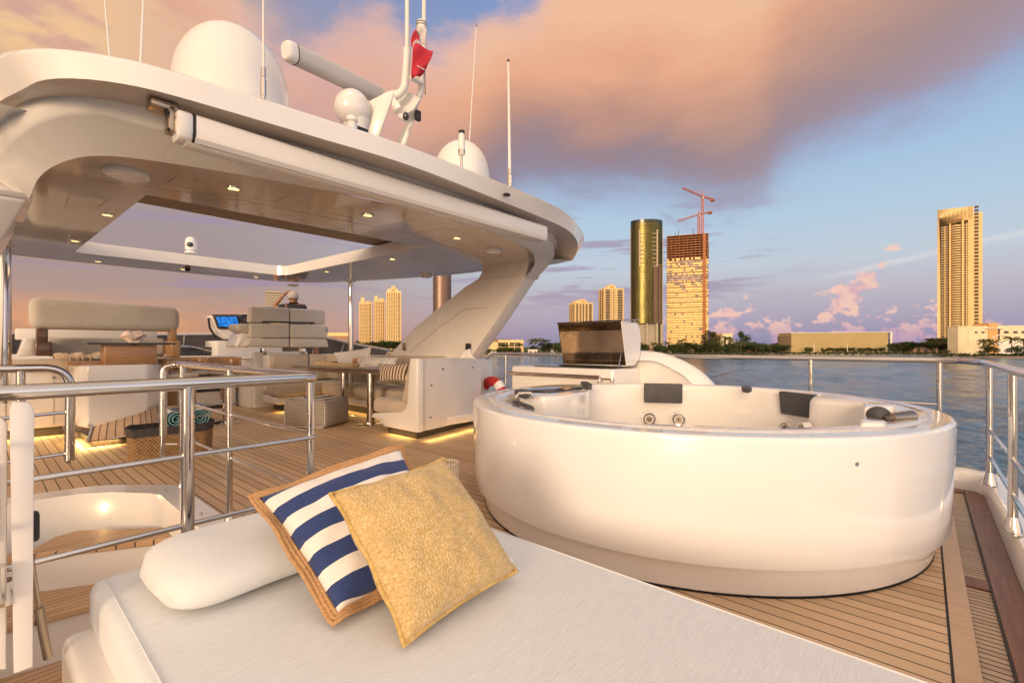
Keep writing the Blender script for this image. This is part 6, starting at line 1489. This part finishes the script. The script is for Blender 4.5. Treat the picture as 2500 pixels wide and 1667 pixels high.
# ------------------------------------------------------------------ trees
ORD='first second third fourth fifth sixth seventh eighth ninth tenth eleventh twelfth thirteenth fourteenth fifteenth sixteenth'.split()
LEAF=mat('leaf_dark',(.035,.055,.012),.8); nt_,b_,o_=nodes(LEAF); oi=nt_.nodes.new('ShaderNodeObjectInfo'); n_=noi(nt_,o_,.9,3); setc(LEAF,(n_*.75+X(nt_,oi.outputs['Random'])*.3).ramp([(.3,(.018,.035,.008)),(.55,(.05,.07,.014)),(.8,(.12,.12,.025))]))
PALMM=mat('palm_frond',(.06,.075,.02),.8); vary(PALMM,(.035,.055,.012),(.13,.12,.03),.7)
BARK=mat('bark',(.16,.11,.07),.9); vary(BARK,(.11,.075,.05),(.22,.16,.1),2)
def leaf_cloud(m,c,rad,n,s,rn,flat=1.):
    for _ in range(n):
        v=Vector((rn.gauss(0,1),rn.gauss(0,1),rn.gauss(0,1))).normalized()*(rn.random()**.4)
        p=Vector(c)+Vector((v.x*rad,v.y*rad,v.z*rad*flat)); a=Vector((rn.gauss(0,1),rn.gauss(0,1),rn.gauss(0,1))).normalized()*s*rn.uniform(.6,1.3); b=a.orthogonal().normalized()*s*rn.uniform(.4,.9)
        m._f([m.v(p-a),m.v(p+b),m.v(p+a),m.v(p-b)])
def mk_tree(seed,h,wd,kind):
    rn=random.Random(seed); t=thing(kind,(0,0,0),'x','tree'); 
    m=MB(); tr=h*.035
    m.tube([(0,0,0),(rn.uniform(-.2,.2),0,h*.3),(rn.uniform(-.4,.4),.2,h*.6)],[tr,tr*.75,tr*.4],7)
    for k in range(5):
        a=rn.uniform(0,6.3); m.tube([(0,0,h*.28),(math.cos(a)*wd*.35,math.sin(a)*wd*.35,h*(.5+.08*k*.6))],[tr*.5,tr*.15],5)
    m.build('trunk',BARK,t,local=True)
    m=MB()
    for k in range(11 if kind!='casuarina_tree' else 13):
        a=rn.uniform(0,6.3)
        if kind=='casuarina_tree': zz=h*(.2+.75*k/12); r_=wd*.32*(1.25-k/13*.8); leaf_cloud(m,(math.cos(a)*wd*.18,math.sin(a)*wd*.18,zz),r_,120,h*.030,rn,.85)
        else:
            rr_=wd*.33*rn.random()**.5*1.25; zz=h*rn.uniform(.36,.86)-(rr_/wd)*h*.15; leaf_cloud(m,(math.cos(a)*rr_,math.sin(a)*rr_,zz),wd*rn.uniform(.17,.29),95,h*.048,rn,.8)
    m.build('crown',LEAF,t,local=True,smooth=False,weld=False); return t
def mk_palm(seed,h):
    rn=random.Random(seed); t=thing('palm_tree',(0,0,0),'x','palm')
    m=MB(); lx=rn.uniform(-.6,.6); m.tube([(0,0,0),(lx*.4,0,h*.5),(lx,0,h)],[.28,.2,.16],6); m.build('trunk',BARK,t,local=True)
    m=MB()
    for k in range(17):
        a=k*2.4+rn.random(); l=rn.uniform(2.9,3.9); el_=rn.uniform(-.25,1.1)
        P=[]
        for j in range(6):
            f_=j/5; P.append(Vector((lx+math.cos(a)*l*f_*math.cos(el_*(1-f_*.5)),math.sin(a)*l*f_*math.cos(el_*(1-f_*.5)),h+l*f_*math.sin(el_)-1.9*f_*f_)))
        sd2=Vector((-math.sin(a),math.cos(a),0))
        for j in range(5):
            wv_=.42*math.sin(math.pi*(j+.7)/6.2)+.06; wv2=.42*math.sin(math.pi*(j+1.7)/6.2)+.04
            for s_ in (-1,1):
                m._f([m.v(P[j]),m.v(P[j]+sd2*s_*wv_-Vector((0,0,.32))),m.v(P[j+1]+sd2*s_*wv2*.8-Vector((0,0,.32))),m.v(P[j+1])])
    m.build('fronds',PALMM,t,local=True,smooth=False); return t
T1=[mk_tree(s_,8,8,'broadleaf_tree') for s_ in (1,2,3)]; T2=[mk_tree(s_,13,11,'casuarina_tree') for s_ in (4,5)]; T3=[mk_palm(s_,7.5) for s_ in (6,7,8)]
protos={id(x_):x_ for x_ in T1+T2+T3}; used=set()
rn=random.Random(11)
def plant(pool,u,vtop,D,label,group=None,wide=1.):
    p=rn.choice(pool); hh={'b':8.2,'c':13.,'p':8.4}[p.name[0]]; sc_=(zat(vtop,D)-GZ)/hh
    if id(p) in used: o=copy_tree(p)
    else: o=p; used.add(id(p))
    o.location=gx(u,D); o.rotation_euler=(0,0,rn.uniform(0,6.28)); o.scale=(sc_*wide,sc_*wide,sc_)
    o['label']=label; o['category']='palm' if p.name[0]=='p' else 'tree'
    if group: o['group']=group
    elif 'group' in o: del o['group']
    return o
for u,vt,D,lb in ((1728,809,372,'big dark tree right of the unfinished tower'),(1748,812,378,'dark feathery tree beside the small orange block'),(1815,811,385,'tall ragged dark tree standing alone left of the tan hall')): plant(T2,u,vt,D,lb,None,1.)
for u,vt,D,lb in ((1300,827,375,'tallest palm left of the grill'),(1315,826,377,'slim tall palm in the middle of the trio left of the grill'),(1333,828,380,'rightmost palm of the trio left of the grill'),(1226,838,368,'palm in front of the white house'),(1665,828,374,'lone palm in front of the unfinished tower'),(1778,822,374,'palm in front of the yellow gabled block'),(2405,826,300,'big leaning palm before the pale yellow building'),(2428,831,298,'bushy palm by the foot of the orange stair tower'),(2470,822,300,'large palm at the right edge, left of its neighbour'),(2498,826,302,'palm cut by the right edge of the picture'),(1236,840,370,'second palm in front of the white house'),(1268,838,371,'palm at the right corner of the white house')): plant(T3,u,vt,D,lb)
for i in range(13): plant(T3,2268+i*8+rn.uniform(-2,2),824+rn.uniform(0,3),395+rn.uniform(0,10),ORD[i]+' small palm from the left in the row at the foot of the cream tower','row of palms below the cream tower')
for i in range(16): plant(T3,1560+i*18+rn.uniform(-5,5),836+rn.uniform(-3,5),368+rn.uniform(0,12),ORD[i]+' small palm from the left among the trees below the two big towers','small palms along the shore')
for i in range(95):
    u=1285+rn.random()*625
    if 1400<u<1535: continue
    plant(T1,u,840+rn.uniform(-7,9),364+rn.uniform(2,26),('bushy dark green tree on the waterfront left of the grill' if u<1400 else 'bushy dark green tree on the waterfront below the two big towers' if u<1740 else 'bushy dark green tree on the waterfront left of the tan hall'),('bushy trees left of the grill' if u<1400 else 'bushy trees below the two big towers' if u<1740 else 'bushy trees left of the tan hall'),1.2)
for i in range(26): plant(T1,2185+i*4.6,833+rn.uniform(-2,5),385+rn.uniform(0,14),'rounded green tree right of the tan hall','trees between the tan hall and the cream tower',1.2)
for i in range(14): plant(T1,1150+i*9+rn.uniform(-2,2),849+rn.uniform(-3,5),368+rn.uniform(0,2),ORD[i]+' low shrub from the left in front of the white house','shrubs beside the white house',1.1)
for i in range(12): plant(T1,870+i*11,833+rn.uniform(-3,3),600+rn.uniform(0,20),ORD[i]+' dark tree from the left below the three joined towers','trees below the three joined towers',1.2)
for u_,v_,D_,lb in ((2410,842,292,'broad round bush left on the right hand lawn'),(2485,843,288,'round dark bush on the right hand lawn'),(1895,838,370,'dense dark tree at the left end of the tan hall'),(1908,840,366,'second dense tree at the left end of the tan hall'),(2308,853,330,'round green shrub on the sea wall')): plant(T1,u_,v_,D_,lb,None,1.6)
for i_,u_ in enumerate((1970,1980,2012,2024,2035,2046,2052,2060,2072,2084,2096,2108,2118,2127,2136,2151)): plant(T1,u_,847+rn.uniform(-.5,1.5),408,ORD[i_]+' small bush from the left in the row against the tan hall','row of bushes against the tan hall',1.)
for k_,p in protos.items():
    if k_ not in used:
        for ch in list(p.children): bpy.data.objects.remove(ch)
        bpy.data.objects.remove(p)
# far wood reading as one mass, and hedges
m=MB(); rn2=random.Random(5)
for i in range(2600):
    u=560+rn2.random()*2000; D=430+rn2.random()*260
    if u<1140: D+=230
    z_=GZ+rn2.random()**.7*(4.+3.*mnoise.noise(Vector((u*.02,D*.01,0)))); p=gx(u,D,z_); s_=1.6
    a=Vector((rn2.gauss(0,1),rn2.gauss(0,1),rn2.gauss(0,1))).normalized()*s_; b=a.orthogonal().normalized()*s_*.8
    m._f([m.v(p-a),m.v(p+b),m.v(p+a),m.v(p-b)])
tag(m.build('far_wood',LEAF,smooth=False,weld=False),'low dark woodland along the horizon','woodland',kind='stuff')
m=MB()
for i in range(1600):
    u=1150+rn2.random()*1400; D=358+rn2.random()*8+(0 if u<2290 else -70)
    p=gx(u,D,GZ+rn2.random()*1.3); a=Vector((rn2.gauss(0,1),rn2.gauss(0,1),rn2.gauss(0,1))).normalized()*.9; b=a.orthogonal().normalized()*.7
    m._f([m.v(p-a),m.v(p+b),m.v(p+a),m.v(p-b)])
tag(m.build('shore_hedge',LEAF,smooth=False,weld=False),'low hedges and shrubs on the sea wall','hedge',kind='stuff')

# moored boat and dock by the white house
D=356; t=thing('motor_boat',gx(1208,D,WZ),'white motor boat moored at the dock in front of the white house','boat',None,BROT)
tb_(t,lambda m:m.prism([(-5,0),(4.2,0),(6,1.7),(-5,1.5)],-1.3,1.3,'y',bev=.15),'hull',WRM)
tb_(t,lambda m:m.prism([(-3.5,1.5),(2.2,1.6),(1.2,3.),(-3.2,3.)],-1.,1.,'y',bev=.1),'cabin',WRM)
tb_(t,lambda m:m.box(-2.8,-1.02,2.,1.2,1.02,2.6),'cabin_window',WIN)
tb_(t,lambda m:[m.box(-3.,-1.1,4.1,.6,1.1,4.2)]+[m.tube([(a,-1,3.),(a,-1,4.15)],.05,4) for a in (-2.8,.4)],'hard_canopy',WRM)
t=thing('dock',gx(1195,D+6,WZ),'timber dock on piles below the white house','dock',None,BROT)
tb_(t,lambda m:m.box(-9,-1.2,1.1,16,1.2,1.35),'walkway',mat('dock_timber',(.3,.2,.13),.9)); tb_(t,lambda m:[m.cyl((x_,y_,-1),(x_,y_,2.4),.18,seg=6) for x_ in range(-9,17,3) for y_ in (-1.2,1.2)],'piles',BARK)
